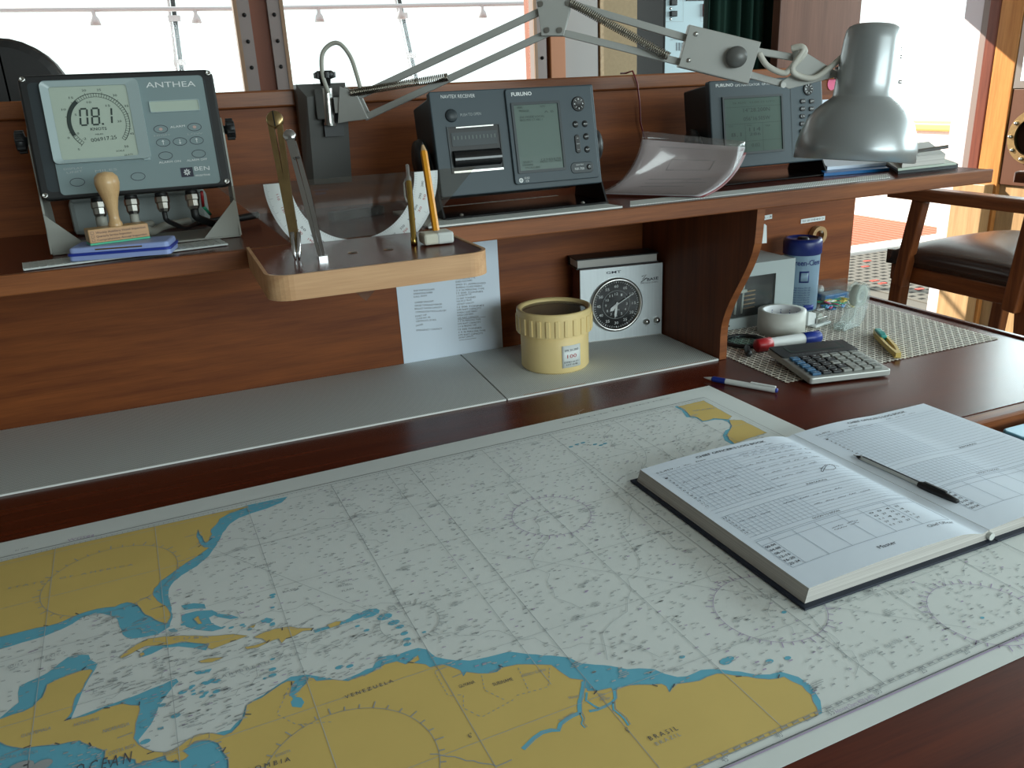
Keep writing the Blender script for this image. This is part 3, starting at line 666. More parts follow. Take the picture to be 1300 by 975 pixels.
# soundings
k = 0
while k < 5200:
    p = (rnd.uniform(-1.15, rgt-.02), rnd.uniform(bot+.02, top-.012))
    if any(inside(p, q) for q in lands): continue
    k += 1; L = rnd.uniform(.0026, .0046); h = rnd.uniform(.0009, .0015); tt = rnd.random()
    b.add([(p[0], p[1], tk), (p[0]+L, p[1], tk), (p[0]+L, p[1]+h, tk), (p[0], p[1]+h, tk)], [(0, 1, 2, 3)], 'chart_pale' if tt < .72 else 'chart_grey' if tt < .92 else 'chart_mag')
    if rnd.random() < .011:
        for q in range(3): b.line([(p[0]-.004+q*.002, p[1]+.002+q*.0022), (p[0]+rnd.uniform(.006, .016), p[1]+.002+q*.0022)], .0008, tk, 'chart_pale')
# densely annotated caribbean and coast lights
for k in range(420):
    x, y = rnd.uniform(300, 1300), rnd.uniform(500, 860); p = zA(x, y)
    if any(inside(p, q) for q in lands): continue
    L = rnd.uniform(.003, .010); a = rnd.uniform(0, .5) if rnd.random() < .4 else 0
    b.line([p, (p[0]+L*math.cos(a), p[1]+L*math.sin(a))], rnd.uniform(.0005, .0011), tk, 'chart_grey' if k % 3 else 'chart_pale')
for q in [usa, ca, sam] + islands[:4]:
    for i in range(3, len(q)-3, 4):
        if rnd.random() < .55:
            p = q[i]; a = rnd.uniform(0, 2*PI); b.line([p, (p[0]+.0055*math.cos(a), p[1]+.0050*math.sin(a))], .0011, tk, 'chart_ink')
        if rnd.random() < .35:
            p = q[i]; b.line([(p[0]-.014, p[1]-.001), (p[0]-.002, p[1])], .0009, tk, 'chart_grey')
for x, y, r in ((270, 860, 26), (130, 880, 34)): c = zB(x, y); b.poly(ell(c[0], c[1], r*.0003, r*.00022, 14), tk, 'chart_grey')
for s, x in (('2 JUN', 60), ): prt('01 APR', (50, 262), (95, 252), .003, 'chart_grey', zA)
prt('DEPTHS IN METRES', (620, 165), (890, 102), .003, 'chart_grey', lambda x, y: C(400+.5077*x, 460+.5077*y-6))
o = place(b.build('sea_chart'), CM); tag(o, 'large paper sea chart of the Atlantic spread flat over the table', 'sea chart')
# ================================================================== log book
LP = at_z(1022, 772, TZ+.0012); LQ = at_z(805, 612, TZ+.0012)
d = LQ-LP; LY = math.atan2(-d.x, d.y); LH = d.length
LM = flat_frame(LP + Vector((0, 0, 0)), LY)
t = thing('log_book', LM, 'open hardback log book with ruled and handwritten pages lying on the chart', 'book')
S0 = .265; S1 = .524        # spine and right edge in u
def lz(u):
    if u < S0:
        s = max(0, u)/S0
        return .0180 + .004*math.sin(PI*min(1, s*1.05)) - .0095*max(0, (s-.82)/.18)**1.6
    s = (u-S0)/(S1-S0)
    return .0130 - .0 + .0035*math.sin(PI*min(1, s*1.6+.05))*(s < .6) - .003*s
lzf = lambda x, y: lz(x)
b = MB(); b.box((-.004, -.004, 0), (S0-.006, LH+.004, .0026), 'navy_cloth', .0008); b.box((S0+.006, -.004, 0), (S1+.006, LH+.004, .0026), 'navy_cloth', .0008)
b.box((S0-.006, -.004, .0), (S0+.006, LH+.004, .0018), 'navy_cloth'); b.build('cover', t, 'dark navy hard cover')
def block(u0, u1, nm):
    bb = MB(); n = 26; us = [u0+(u1-u0)*i/n for i in range(n+1)]; y0, y1 = .004, LH-.004
    vs = []
    for i, u in enumerate(us):
        off = .004*math.cos(0) if False else 0
        ut = max(u, u0+.005*(1-i/6)) if u0 < .1 and i < 6 else u; vs += [(u, y0-.001, .0027), (ut, y0, lz(ut)), (ut, y1, lz(ut)), (u, y1, .0027)]
    fs = []
    for i in range(n):
        a = i*4; c = a+4; fs.append((a+1, c+1, c+2, a+2))
    bb.add(vs, fs, 'page', True)
    fs = []
    for i in range(n):
        a = i*4; c = a+4; fs += [(a, c, c+1, a+1), (a+2, c+2, c+3, a+3)]
    fs += [(3, 2, 1, 0), (n*4, n*4+1, n*4+2, n*4+3)]; bb.add(vs, fs, 'page_edge')
    return bb
left = block(.002, S0, 'l'); right = block(S0+.0005, S1, 'r')
LT = lambda px, py: hit(px, py, LM @ Matrix.Translation((0, 0, .022)))
LTr = lambda px, py: hit(px, py, LM @ Matrix.Translation((0, 0, .012)))
def cline(bb, a, c, wd, m):               # stroke laid on the curved page
    n = max(1, int(abs(c[0]-a[0])/.012)); A, D = Vector(a), Vector(c)-Vector(a); nn = Vector((-D.y, D.x)).normalized()*wd/2; vs = []
    for i in range(n+1):
        p = A+D*(i/n); z = lz(p.x)+.0003
        vs += [(p.x+nn.x, p.y+nn.y, z), (p.x-nn.x, p.y-nn.y, z)]
    bb.add(vs, [(2*i+1, 2*i+3, 2*i+2, 2*i) for i in range(n)], m)
def page(bb, u0, u1, written):
    W = u1-u0; H = LH-.008; X = lambda s: u0+W*s; Y = lambda s: .004+H*s
    lw = .0006
    bb.text("CHIEF OFFICER'S LOG BOOK", (X(.33), Y(.955)), (X(.80), Y(.955)), .0052, .0003, 'ink', bold=.012, fn=lzf)
    bb.text('Date', (X(.30), Y(.925)), (X(.36), Y(.925)), .003, .0003, 'ink', fn=lzf); bb.text('S.S./M.V.', (X(.05), Y(.925)), (X(.16), Y(.925)), .0035, .0003, 'ink', fn=lzf)
    for s in (.91, .885, .56, .535, .50, .335, .31): cline(bb, (X(.05), Y(s)), (X(.97), Y(s)), lw, 'page_line')
    for k in range(13): cline(bb, (X(.05), Y(.885-.325/13*k)), (X(.97), Y(.885-.325/13*k)), .0004, 'page_line')
    for k in range(8): cline(bb, (X(.05), Y(.50-.165/8*k)), (X(.97), Y(.50-.165/8*k)), .0004, 'page_line')
    for k in range(14):
        x = X(.09+.03*k)
        for a, c in ((.91, .56), (.50, .335)): cline(bb, (x, Y(a)), (x, Y(c)), .0005, 'page_line')
    for k in range(12): bb.text(str(k+1), (X(.055), Y(.868-.325/13*k)), (X(.055)+.004, Y(.868-.325/13*k)), .003, .0003, 'ink', fn=lzf)
    for k in range(7): bb.text(str(k+13), (X(.055), Y(.485-.165/8*k)), (X(.055)+.0045, Y(.485-.165/8*k)), .003, .0003, 'ink', fn=lzf)
    bb.text('NOON TO NOON', (X(.40), Y(.317)), (X(.56), Y(.317)), .0035, .0003, 'ink', fn=lzf); bb.text('REMARKS', (X(.62), Y(.54)), (X(.75), Y(.54)), .003, .0003, 'ink', fn=lzf)
    for s in (.05, .12, .25, .38, .52, .64, .80, .97): cline(bb, (X(s), Y(.30)), (X(s), Y(.115)), .0006, 'page_line')
    for s in (.30, .27, .115): cline(bb, (X(.05), Y(s)), (X(.97), Y(s)), .0006, 'page_line')
    for k in range(6): bb.text('%02d-%02d' % (4*k, 4*k+4), (X(.055), Y(.25-.024*k)), (X(.11), Y(.25-.024*k)), .0036, .0003, 'ink', bold=.01, fn=lzf)
    for k in range(5):
        for s in (.66, .71, .76, .82): bb.text(rnd.choice(['0', '1.1', '27', '32', '4']), (X(s), Y(.25-.024*k)), (X(s)+.006, Y(.25-.024*k)), .003, .0003, 'ink', fn=lzf)
    bb.text('Master', (X(.46), Y(.055)), (X(.56), Y(.055)), .0055, .0003, 'ink', fn=lzf); bb.text('Chief Officer', (X(.80), Y(.085)), (X(.96), Y(.085)), .005, .0003, 'ink', fn=lzf)
    def hand(s0, s1, y):
        x = X(s0)
        while x < X(s1):
            L = rnd.uniform(.008, .02); n = int(L/.0012); p = (x, Y(y))
            for i in range(n):
                q = (x+i*.0012, Y(y)+rnd.uniform(-.0004, .0022)*(1 if i % 2 else .2)); cline(bb, p, q, .00055, 'hand_ink'); p = q
            x += L+.004
    if written:
        for y, s0, s1 in ((.927, .70, .82), (.893, .55, .86), (.870, .56, .9), (.835, .6, .95), (.79, .42, .95), (.742, .5, .93), (.69, .5, .88), (.80, .10, .30), (.74, .10, .33), (.665, .08, .36), (.64, .5, .7), (.46, .38, .75), (.44, .1, .28), (.40, .5, .8), (.235, .41, .53), (.222, .41, .52), (.925, .17, .28), (.58, .3, .5)): hand(s0, s1, y)
        cl = [(X(.86)+.02*math.cos(a*.7)*(1-a/30), Y(.63)+.008*math.sin(a)) for a in range(14)]
        for i in range(13): cline(bb, cl[i], cl[i+1], .0007, 'ink')
    else:
        for y, s0, s1 in ((.93, .6, .8), (.90, .1, .45)): hand(s0, s1, y)
page(left, .006, S0-.012, True); page(right, S0+.010, S1-.002, False)
left.build('page_block', t); right.build('page_block', t)
b = MB(); b.cyl((S0, -.001, .0075), (S0, .006, .0075), .0045, 'offwhite', n=12); b.build('headband', t, 'cream cloth band at the foot of the spine')
# black pen on the log book
pa = at_z(1083, 577, TZ+.017); pb = at_z(1216, 637, TZ+.0175)
PM = axis_frame(pa, pb-pa); L = (pb-pa).length
t = thing('ballpoint_pen', PM, 'clear ballpoint pen with black cap lying across the open log book', 'pen')
b = MB(); b.lathe([(1e-5, 0), (.0006, .001), (.0010, .006)], 'steel', n=10); b.lathe([(.0010, .006), (.0028, .012), (.0030, .016)], 'black', n=12); b.build('tip', t, 'black pen tip')
b = MB(); b.lathe([(.0032, .014), (.0036, .02), (.0036, L*.70)], 'offwhite', n=6, smooth=False); b.build('barrel', t, 'off-white barrel')
b = MB(); b.cyl((0, .0027, .016), (0, .0027, L*.69), .0014, 'ink', n=6); b.build('refill', t, 'dark ink refill along the barrel')
b = MB(); b.lathe([(.0040, L*.66), (.0055, L*.70), (.0058, L*.78), (.0045, L*.92), (.0030, L), (1e-5, L)], 'black', n=16); b.box((-.002, .004, L*.7), (.002, .0068, L*.9), 'black', .0008); b.build('cap', t, 'black cap')

# ================================================================== white mats along the back panel
def mat_piece(pts, lab, seam=True, orange=False):
    b = MB(); M = flat_frame(Vector((pts[0][0], pts[0][1], TZ+.0003))); q = [(x-pts[0][0], y-pts[0][1]) for x, y in pts]
    b.prism(q, 0, .003, 'mat_white', side='mat_edge'); b.line([(q[0][0], q[0][1]+.0015), (q[1][0], q[1][1]+.0015)], .003, .0032, 'mat_edge')
    if orange: b.line([(q[0][0]+.03, q[0][1]+.002), (q[0][0]+.15, q[0][1]+.002)], .0016, .0034, 'mat_orange'); b.line([(q[0][0]+.25, q[0][1]+.002), (q[1][0]-.02, q[1][1]+.002)], .0012, .0034, 'mat_orange')
    tag(place(b.build('non_slip_mat'), M), lab, 'mat')
sB = at_z(643, 508, TZ); sT = at_z(585, 452, TZ)
mat_piece([(-.9, 1.222), (sB.x-.0015, 1.222), (sT.x-.0015, 1.502), (-.9, 1.502)], 'long white non-slip mat along the foot of the back panel')
mat_piece([(sB.x+.0015, 1.222), (.909, 1.222), (.909, 1.502), (sT.x+.0015, 1.502)], 'shorter white non-slip mat under the yellow tub and clock', orange=True)
# typed sheet on the panel
M = up_frame(at_y(513, 462, BY-.0012)); q = Tr(M, 480, 270, .3); W = q(528, 570)[0]; H = q(510, 92)[1]
M2 = M
u1 = q(530, 572); u2 = q(512, 92); u3 = q(80, 320)
b = MB(); b.prism([(0, 0), (W, u1[1]), (W-.001, H), (-.002, H)], 0, .0004, 'page')
for i, (x0, x1, y, s) in enumerate(((150, 238, 332, 'SHIP PARTICULARS'), (150, 230, 345, 'INTERNATIONAL NUMBER'), (150, 205, 358, 'CALL SIGN'), (155, 235, 382, 'SUMMER DRAUGHT'), (155, 270, 395, 'GROSS TONNAGE MARKED'), (155, 270, 408, 'BALLAST WATER CAPACITY'), (158, 288, 422, 'COMMUNICATION TYPE FLAG AND PORT'), (158, 205, 440, 'PORT OF'), (160, 220, 450, 'CLASS NO. IN'), (160, 245, 461, 'CERTIFICATE OF REG'), (160, 190, 480, 'OWNER'), (162, 270, 499, 'EMERGENCY CONTACT'))):
    b.text(s, q(x0, y+2), q(x1, y-5), .0032, .0006, 'ink')
y = 285
for i in range(22):
    x1 = rnd.uniform(380, 460); b.text(rnd.choice(['12 000 TONNES', 'LIFE RAFT CAPACITY', '2 X 36 PERSONS TYPE', 'BUREAU CLASS MARKS', 'IMO 71 APPROVED', 'FAX 00 33 TELEX']), q(328+i*.6, y), q(x1, y-8), .0033, .0006, 'ink'); y += 11.8
for y, x0, x1 in ((180, 380, 405), (215, 382, 452), (245, 380, 390), (225, 382, 415)): b.text('MASTER DATA', q(x0, y), q(x1, y-4), .004, .0006, 'ink')
b.line([q(338, 452), q(455, 440)], .0006, .0006, 'ink'); b.line([q(342, 540), q(415, 530)], .0006, .0006, 'ink')
tag(place(b.build('paper_sheet'), M), 'white typed sheet fixed to the mahogany panel below the shelf', 'paper')
# ---- clock
CK = at_z(737.5, 436, TZ+.0034); CKr = at_z(840, 424, TZ+.0034)
M = up_frame(CK, math.atan2(CKr.y-CK.y, CKr.x-CK.x)); q = Tr(M, 480, 270, .3)
W = hit(840, 424, M)[0]; H = hit(735.2, 343.5, M)[1]
t = thing('radio_clock', M, 'square silver-faced clock with black dial standing against the panel', 'clock')
b = MB(); b.box((-.001, 0, -.050), (W-.006, H+.001, -.004), 'mahogany_dark', .003); b.build('case', t, 'dark case')
b = MB(); b.box((0, .001, -.004), (W, H, 0), 'alu', .001); b.box((0, 0, -.004), (W, .002, .001), 'steel')
b.text('GMT', q(965, 260), q(1028, 254), .005, .0004, 'ink', bold=.01); b.text('BASE', q(1138, 289), q(1186, 281), .0055, .0004, 'ink', bold=.02); b.text('TIME CLOCK QUARTZ', q(1110, 302), q(1185, 294), .003, .0004, 'ink')
b.line([q(1115, 270), q(1135, 262), q(1118, 283), q(1138, 275), q(1112, 294)], .0016, .0004, 'ink')
b.text('+', q(1128, 483), q(1138, 481), .003, .0004, 'ink'); b.text('sec', q(1168, 473), q(1184, 470), .002, .0004, 'ink'); b.build('face_plate', t, 'brushed silver face plate')
c = q(997, 388); rl = q(905, 400); rr = q(1108, 380); R = (rr[0]-rl[0])/2
c = ((rr[0]+rl[0])/2, (q(985, 272)[1]+q(1005, 505)[1])/2); R = (R*.3 + .7*(q(985, 272)[1]-q(1005, 505)[1])/2)
MC = Matrix.Translation((*c, 0))
b = MB(); b.lathe([(R*.86, .001), (R*.88, .007), (R*.95, .008), (R, .004), (R, 0)], 'steel', MC, 56); b.build('bezel', t, 'steel bezel ring')
b = MB(); b.lathe([(1e-5, .0012), (R*.88, .0012)], 'black_gloss', MC, 48)
for i in range(60):
    a = 2*PI*i/60; r0, r1 = R*.80, R*.86; b.line([(r0*math.cos(a), r0*math.sin(a)), (r1*math.cos(a), r1*math.sin(a))], .0008 if i % 5 else .0016, .0016, 'white_print', MC)
b.line(ell(0, 0, R*.52, R*.52, 48), .0006, .0016, 'dim_print', MC, closed=True)
for i in range(12):
    a = PI/2-2*PI*i/12; x, y = R*.68*math.cos(a), R*.68*math.sin(a); s = '%02d' % (5*i if i else 60); b.text(s, (x-R*.075, y-R*.05), (x+R*.075, y-R*.05), R*.10, .0016, 'white_print', MC)
    x, y = R*.40*math.cos(a), R*.40*math.sin(a); s = str(i or 12); b.text(s, (x-R*.03*len(s), y-R*.045), (x+R*.03*len(s), y-R*.045), R*.09, .0016, 'white_print', MC)
b.text('Quartz', (-R*.12, -R*.22), (R*.12, -R*.22), R*.06, .0016, 'white_print', MC); b.build('dial', t)
for nm, a, L, w, z in (('hour_hand', math.radians(221), .34, .07, .0026), ('minute_hand', math.radians(262), .50, .05, .0034), ('second_hand', math.radians(30), .80, .018, .0042)):
    b = MB(); d_ = Vector((math.cos(a), math.sin(a))); n_ = Vector((-d_.y, d_.x)); P = [-d_*R*.1+n_*R*w*.5, d_*R*L*.7+n_*R*w, d_*R*L, d_*R*L*.7-n_*R*w, -d_*R*.1-n_*R*w*.5]
    b.prism([tuple(p) for p in P], z, z+.0006, 'white_print', MC); b.build(nm, t)
for x, y in ((1134, 460), (1178, 453)):
    b = MB(); u, v = q(x, y); b.lathe([(1e-5, .008), (.0050, .0075), (.0060, .0055), (.0062, 0)], 'steel', Matrix.Translation((u, v, 0)), 20); b.build('knob', t, 'small steel knob')
# book on the clock
M3 = M @ Matrix.Translation((-.006, H+.0012, -.056)); 
t = thing('closed_book', M3, 'closed black book lying on top of the square clock', 'book')
BW = W-.003; bt = .020
b = MB(); b.box((0, 0, .002), (BW, .0025, .054), 'black'); b.box((0, bt-.0025, .002), (BW, bt, .054), 'black', .0008); b.box((0, 0, 0), (BW, bt, .0025), 'black'); b.build('cover', t)
b = MB(); b.box((.003, .0026, .003), (BW-.003, bt-.0026, .052), 'page_edge'); b.build('page_block', t, 'pale page edges')
# ---- yellow tub
c = at_z(705, 462, TZ+.0034); c.z = TZ+.0034
rr = (at_z(747, 462, TZ).x-at_z(664, 462, TZ).x)/2
dpt = (c-EYE).dot(CF); R = 42.5*dpt/FPX
t = thing('plastic_tub', c, 'round pale yellow plastic tub with clear lid on the white mat', 'tub')
Hh = 62*dpt/FPX/.92
b = MB(); b.lathe([(1e-5, 0), (R*.95, 0), (R, .004), (R, Hh), (R*.93, Hh), (R*.93, .004), (1e-5, .004)], 'tub_yellow', n=64); b.build('body', t)
MT = Matrix.Translation((0, 0, 0)); R2 = R*1.10
b = MB(); b.lathe([(R2, Hh*.69), (R2, Hh+.008), (R2*.99, Hh+.012), (R2*.95, Hh+.013), (R2*.86, Hh+.010), (R2*.86, Hh+.004)], 'tub_yellow', n=64)
b.lathe([(R*1.005, Hh*.69), (R2, Hh*.69)], 'tub_yellow', n=64)
for i in range(26):
    a = 2*PI*i/26; b.box((R2-.001, -.0040, Hh*.71), (R2+.0018, .0040, Hh+.001), 'tub_yellow', .0012, Matrix.Rotation(a, 4, 'Z'))
b.build('lid_ring', t, 'yellow ridged screw ring')
b = MB(); b.lathe([(1e-5, Hh+.007), (R2*.87, Hh+.007)], 'tub_lid_sheen', n=48); b.build('lid_window', t, 'clear lid window')
b = MB(); a0 = math.atan2(-c.y, -c.x)+.50; pts = []
for i in range(9):
    a = a0-.30+.60*i/8; pts.append([((R+.0006)*math.cos(a), (R+.0006)*math.sin(a), z) for z in (.012, .054)])
b.sheet(pts, 'white_plastic', .0004)
def curved_text(b, s, aa, half, z, h, m, rad):
    vs, fs, x0, x1 = text_geo(s, .014 if h > .009 else 0); out = []
    for v in vs:
        a = aa-half+2*half*(v.x-x0)/(x1-x0); out.append((rad*math.cos(a), rad*math.sin(a), z+v.y/.69*h))
    b.add(out, fs, m)
curved_text(b, 'EPK SH-3000', a0, .22, .043, .004, 'ink', R+.0011); curved_text(b, '100', a0, .15, .030, .007, 'red', R+.0011); curved_text(b, 'EXPIRY 04 2011', a0, .24, .021, .003, 'ink', R+.0011); curved_text(b, 'LOT 12 88', a0, .18, .016, .003, 'ink', R+.0011)
b.build('sticker', t, 'white printed sticker')

# ================================================================== speed log display (left)
M = up_frame(at_y(52, 255, 1.25), .0, math.radians(14)); g = Tr(M); g1 = Tr(M, 20, 80, 1/6.5); g2 = Tr(M, 150, 80, 1/6.5); g0 = Tr(M, 0, 60, .33846)
W = hit(294, 233, M)[0]; H = (hit(272, 86, M)[1]+hit(22, 97, M)[1])/2; LW = hit(22, 97, M)[0]
t = thing('speed_log_display', M, 'grey speed display with round LCD scale in a black housing on bracket', 'speed display')
b = MB(); b.prism(rrect(0, 0, W, H, .010), -.012, 0, 'black', bev=.003); b.prism(rrect(.010, .008, W-.010, H-.008, .01), -.055, -.012, 'black'); b.prism(rrect(.010, .010, W-.012, H-.010, .006), -.001, .0004, 'slate_dark'); b.build('housing', t, 'black housing')
fp = [g2(700, 110), g2(830, 945), g1(360, 1105), g1(60, 140)]
ul, vb = g1(360, 1100)[0]+.0, g1(360, 1100)[1]; u_r = g2(765, 500)[0]; vt = g2(500, 105)[1]
ul = g0(178, 300)[0]
b = MB(); b.prism(rrect(ul, vb, u_r, vt, .006), 0, .0012, 'anthea_face'); b.line(rrect(ul, vb, u_r, vt, .006), .0012, .0015, 'black', closed=True)
def tx(z, s, a, c, h, m='white_print', bold=0): b.text(s, z(*a), z(*c), h, .0016, m, bold=bold)
tx(g2, 'ANTHEA', (232, 207), (640, 195), .0072)
for x, y in ((352, 548), (630, 530), (372, 658), (510, 650), (648, 641), (392, 767), (665, 750), (165, 938)):
    c = g2(x, y); b.line(ell(c[0], c[1], .0088, .0052, 28), .0007, .0016, 'ink', closed=True)
c = g1(510, 985); b.line(ell(c[0], c[1], .0088, .0052, 28), .0007, .0016, 'ink', closed=True)
for x, y in ((352, 548), (630, 530)): c = g2(x, y); b.poly(ell(c[0], c[1], .0024, .0020, 12), .0016, 'pink_led')
for x, y, s in ((372, 658, 1), (510, 650, -1), (648, 641, 1)):
    c = g2(x, y); b.line([(c[0], c[1]-.0028), (c[0], c[1]+.0028)], .0008, .0016, 'white_print'); b.line([(c[0]-.0014, c[1]+s*.0012), (c[0], c[1]+s*.003), (c[0]+.0014, c[1]+s*.0012)], .0007, .0016, 'white_print')
tx(g2, 'ALARM', (432, 540), (552, 528), .0028); tx(g2, 'HIGH', (298, 610), (425, 600), .0024, 'dim_print'); tx(g2, 'LOW', (575, 598), (700, 588), .0024, 'dim_print'); tx(g2, 'ALARM ON', (338, 832), (518, 818), .0028); tx(g2, 'ALARM OFF', (568, 815), (735, 802), .0028)
tx(g2, 'BEN', (632, 890), (755, 884), .0055); tx(g2, 'marine', (642, 938), (760, 928), .0034)
a, c = g2(525, 945), g2(612, 860); b.poly([(a[0], a[1]), (c[0], a[1]), (c[0], c[1]), (a[0], c[1])], .0016, 'ink')
cx, cy = (a[0]+c[0])/2, (a[1]+c[1])/2
for i in range(8): an = PI/4*i; b.line([(cx+.0012*math.cos(an), cy+.0012*math.sin(an)), (cx+.0045*math.cos(an), cy+.0045*math.sin(an))], .0011, .0018, 'white_print')
b.line(ell(cx, cy, .003, .003, 16), .0005, .0018, 'white_print', closed=True)
tx(g0, 'DISPLAY', (240, 462), (312, 456), .0026, 'dim_print'); tx(g0, 'UNIT', (252, 476), (312, 468), .0026, 'dim_print'); tx(g0, 'MILES', (358, 470), (440, 462), .0030, 'dim_print')
a, c = g0(368, 516), g0(440, 492); b.poly([(a[0], a[1]), (c[0], a[1]), (c[0], c[1]), (a[0], c[1])], .0016, 'ink')
for i in range(7): x = a[0]+(c[0]-a[0])*(i+.5)/7; b.poly([(x-.0009, a[1]+.001), (x+.0009, a[1]+.001), (x+.0009, c[1]-.001), (x-.0009, c[1]-.001)], .0018, 'dim_print')
b.build('face_panel', t, 'grey printed face panel')
# LCD with raised bezel
a = g0(215, 440); c = g0(530, 130); so = rrect(ul, g0(245, 440)[1], g0(560, 300)[0]-.004, g0(330, 128)[1], .006); si = rrect(ul+.010, g0(245, 425)[1], g0(528, 410)[0]-.002, g0(330, 148)[1], .003)
b = MB(); n = len(so); vs = [(*p, .0012) for p in so]+[(p[0]*.985+si[i][0]*.015, p[1]*.985+si[i][1]*.015, .0075) for i, p in enumerate(so)]+[(*p, .0045) for p in si]
b.add(vs, [(l*n+i, l*n+(i+1) % n, (l+1)*n+(i+1) % n, (l+1)*n+i) for l in range(2) for i in range(n)], 'anthea_bezel'); b.build('screen_bezel', t, 'pale raised bezel around the screen')
b = MB(); b.poly(si, .0035, 'lcd_green'); Z = .0039
cc = g1(680, 475); rx = (g1(940, 480)[0]-g1(425, 480)[0])/2; ry = rx; cc = ((g1(940, 480)[0]+g1(425, 480)[0])/2, g1(680, 255)[1]-ry)
a0, a1 = math.radians(228), math.radians(-42)
arc = lambda r, A0, A1, n=60: [(cc[0]+r*math.cos(A0+(A1-A0)*i/n), cc[1]+r*math.sin(A0+(A1-A0)*i/n)) for i in range(n+1)]
b.line(arc(rx, a0, a1), .0008, Z, 'lcd_ink'); b.line(arc(rx*.88, a0, a1), .0005, Z, 'lcd_ink'); b.line(arc(rx*.94, math.radians(206), math.radians(128), 30), rx*.13, Z, 'lcd_ink')
for i in range(54):
    a = a0+(a1-a0)*i/53; b.line([(cc[0]+rx*k*math.cos(a), cc[1]+rx*k*math.sin(a)) for k in (.88, 1.0 if i % 6 else 1.06)], .0005, Z, 'lcd_ink')
for s, x, y in (('5', 525, 720), ('0', 440, 625), ('10', 400, 392), ('15', 460, 295), ('20', 565, 235), ('25', 688, 230), ('30', 820, 275), ('35', 915, 362), ('45', 960, 590), ('50', 915, 695), ('0', 517, 588), ('5', 498, 435), ('10', 608, 332), ('15', 763, 360), ('20', 858, 488), ('-2', 568, 632)):
    u, v = g1(x, y); b.text(s, (u-.0013*len(s), v-.001), (u+.0013*len(s), v-.001), .0027, Z, 'lcd_ink')
def seg7(b, u, v, w, h, on, th, z, m):
    S = {'a': ((0, h), (w, h)), 'b': ((w, h), (w, h/2)), 'c': ((w, h/2), (w, 0)), 'd': ((0, 0), (w, 0)), 'e': ((0, h/2), (0, 0)), 'f': ((0, h), (0, h/2)), 'g': ((0, h/2), (w, h/2))}
    for k in on:
        p, r = Vector(S[k][0]), Vector(S[k][1]); p2 = p.lerp(r, .08); r2 = p.lerp(r, .92); b.line([(u+p2.x+.12*p2.y, v+p2.y), (u+r2.x+.12*r2.y, v+r2.y)], th, z, m)
u0, v0 = g1(540, 520); w7 = g1(598, 518)[0]-u0; h7 = g1(545, 385)[1]-v0
seg7(b, u0, v0, w7, h7, 'abcdef', .0022, Z, 'lcd_ink'); u, v = g1(637, 518); seg7(b, u, v0, w7, h7, 'abcdefg', .0022, Z, 'lcd_ink'); u, v = g1(740, 505); seg7(b, u, v0, w7, h7, 'bc', .0022, Z, 'lcd_ink')
u, v = g1(722, 508); b.poly([(u-.0012, v-.0012), (u+.0012, v-.0012), (u+.0012, v+.0012), (u-.0012, v+.0012)], Z, 'lcd_ink')
b.text('KNOTS', g1(622, 563), g1(755, 556), .0036, Z, 'lcd_ink', bold=.01); b.text('MILES', g1(660, 600), g1(725, 596), .0018, Z, 'lcd_ink'); b.text('006917.25', g1(628, 658), g1(838, 630), .0048, Z, 'lcd_ink'); b.text('SCALE', g1(832, 738), g1(900, 732), .002, Z, 'lcd_ink'); b.text('25-KTS', g1(900, 772), g1(970, 762), .002, Z, 'lcd_ink')
b.build('screen', t, 'greenish LCD reading 08.1 knots')
b = MB(); w_ = [g1(930, 235), g1(1030, 235), g1(1105, 1010)]
s0 = g2(112, 205); s1 = g2(272, 800); b.box(((g0(498, 160)[0]+g0(534, 420)[0])/2, s1[1], .0016), ((g0(520, 160)[0]+g0(563, 420)[0])/2, s0[1], .003), 'anthea_bezel'); b.build('side_strip', t, 'pale strip beside the screen')
a, c = g2(268, 415), g2(662, 300); b = MB(); b.ring(rrect(a[0], a[1], c[0], c[1], .002), rrect(a[0]+.001, a[1]+.001, c[0]-.001, c[1]-.001, .002), .0012, .003, 'anthea_bezel'); b.poly(rrect(a[0]+.001, a[1]+.001, c[0]-.001, c[1]-.001, .002), .002, 'lcd_green'); b.build('small_screen', t, 'small blank screen')
for u, v in ((.006, .006), (W-.006, .006), (.006, H-.006), (W-.006, H-.006)):
    b = MB(); b.lathe([(1e-5, .0022), (.0014, .0022), (.0018, .0032), (.0034, .003), (.004, 0)], 'steel', Matrix.Translation((u, v, 0)), 16); b.build('screw', t)
for sx, u, py in ((-1, 0, (24, 182)), (1, W, (291, 163))):
    b = MB(); v = H*.52; MK = Matrix.Translation((u+sx*.001, v, -.03)) @ Matrix.Rotation(sx*PI/2, 4, 'Y')
    b.lathe([(1e-5, 0), (.006, 0), (.006, .006), (.013, .007), (.0135, .015), (.012, .018), (1e-5, .018)], 'black', MK, 20)
    for i in range(7): a = 2*PI*i/7; b.cyl((.0125*math.cos(a), .0125*math.sin(a), .007), (.0125*math.cos(a), .0125*math.sin(a), .0165), .0032, 'black', M=MK, n=8)
    b.build('clamp_knob', t, 'black ribbed clamp knob')
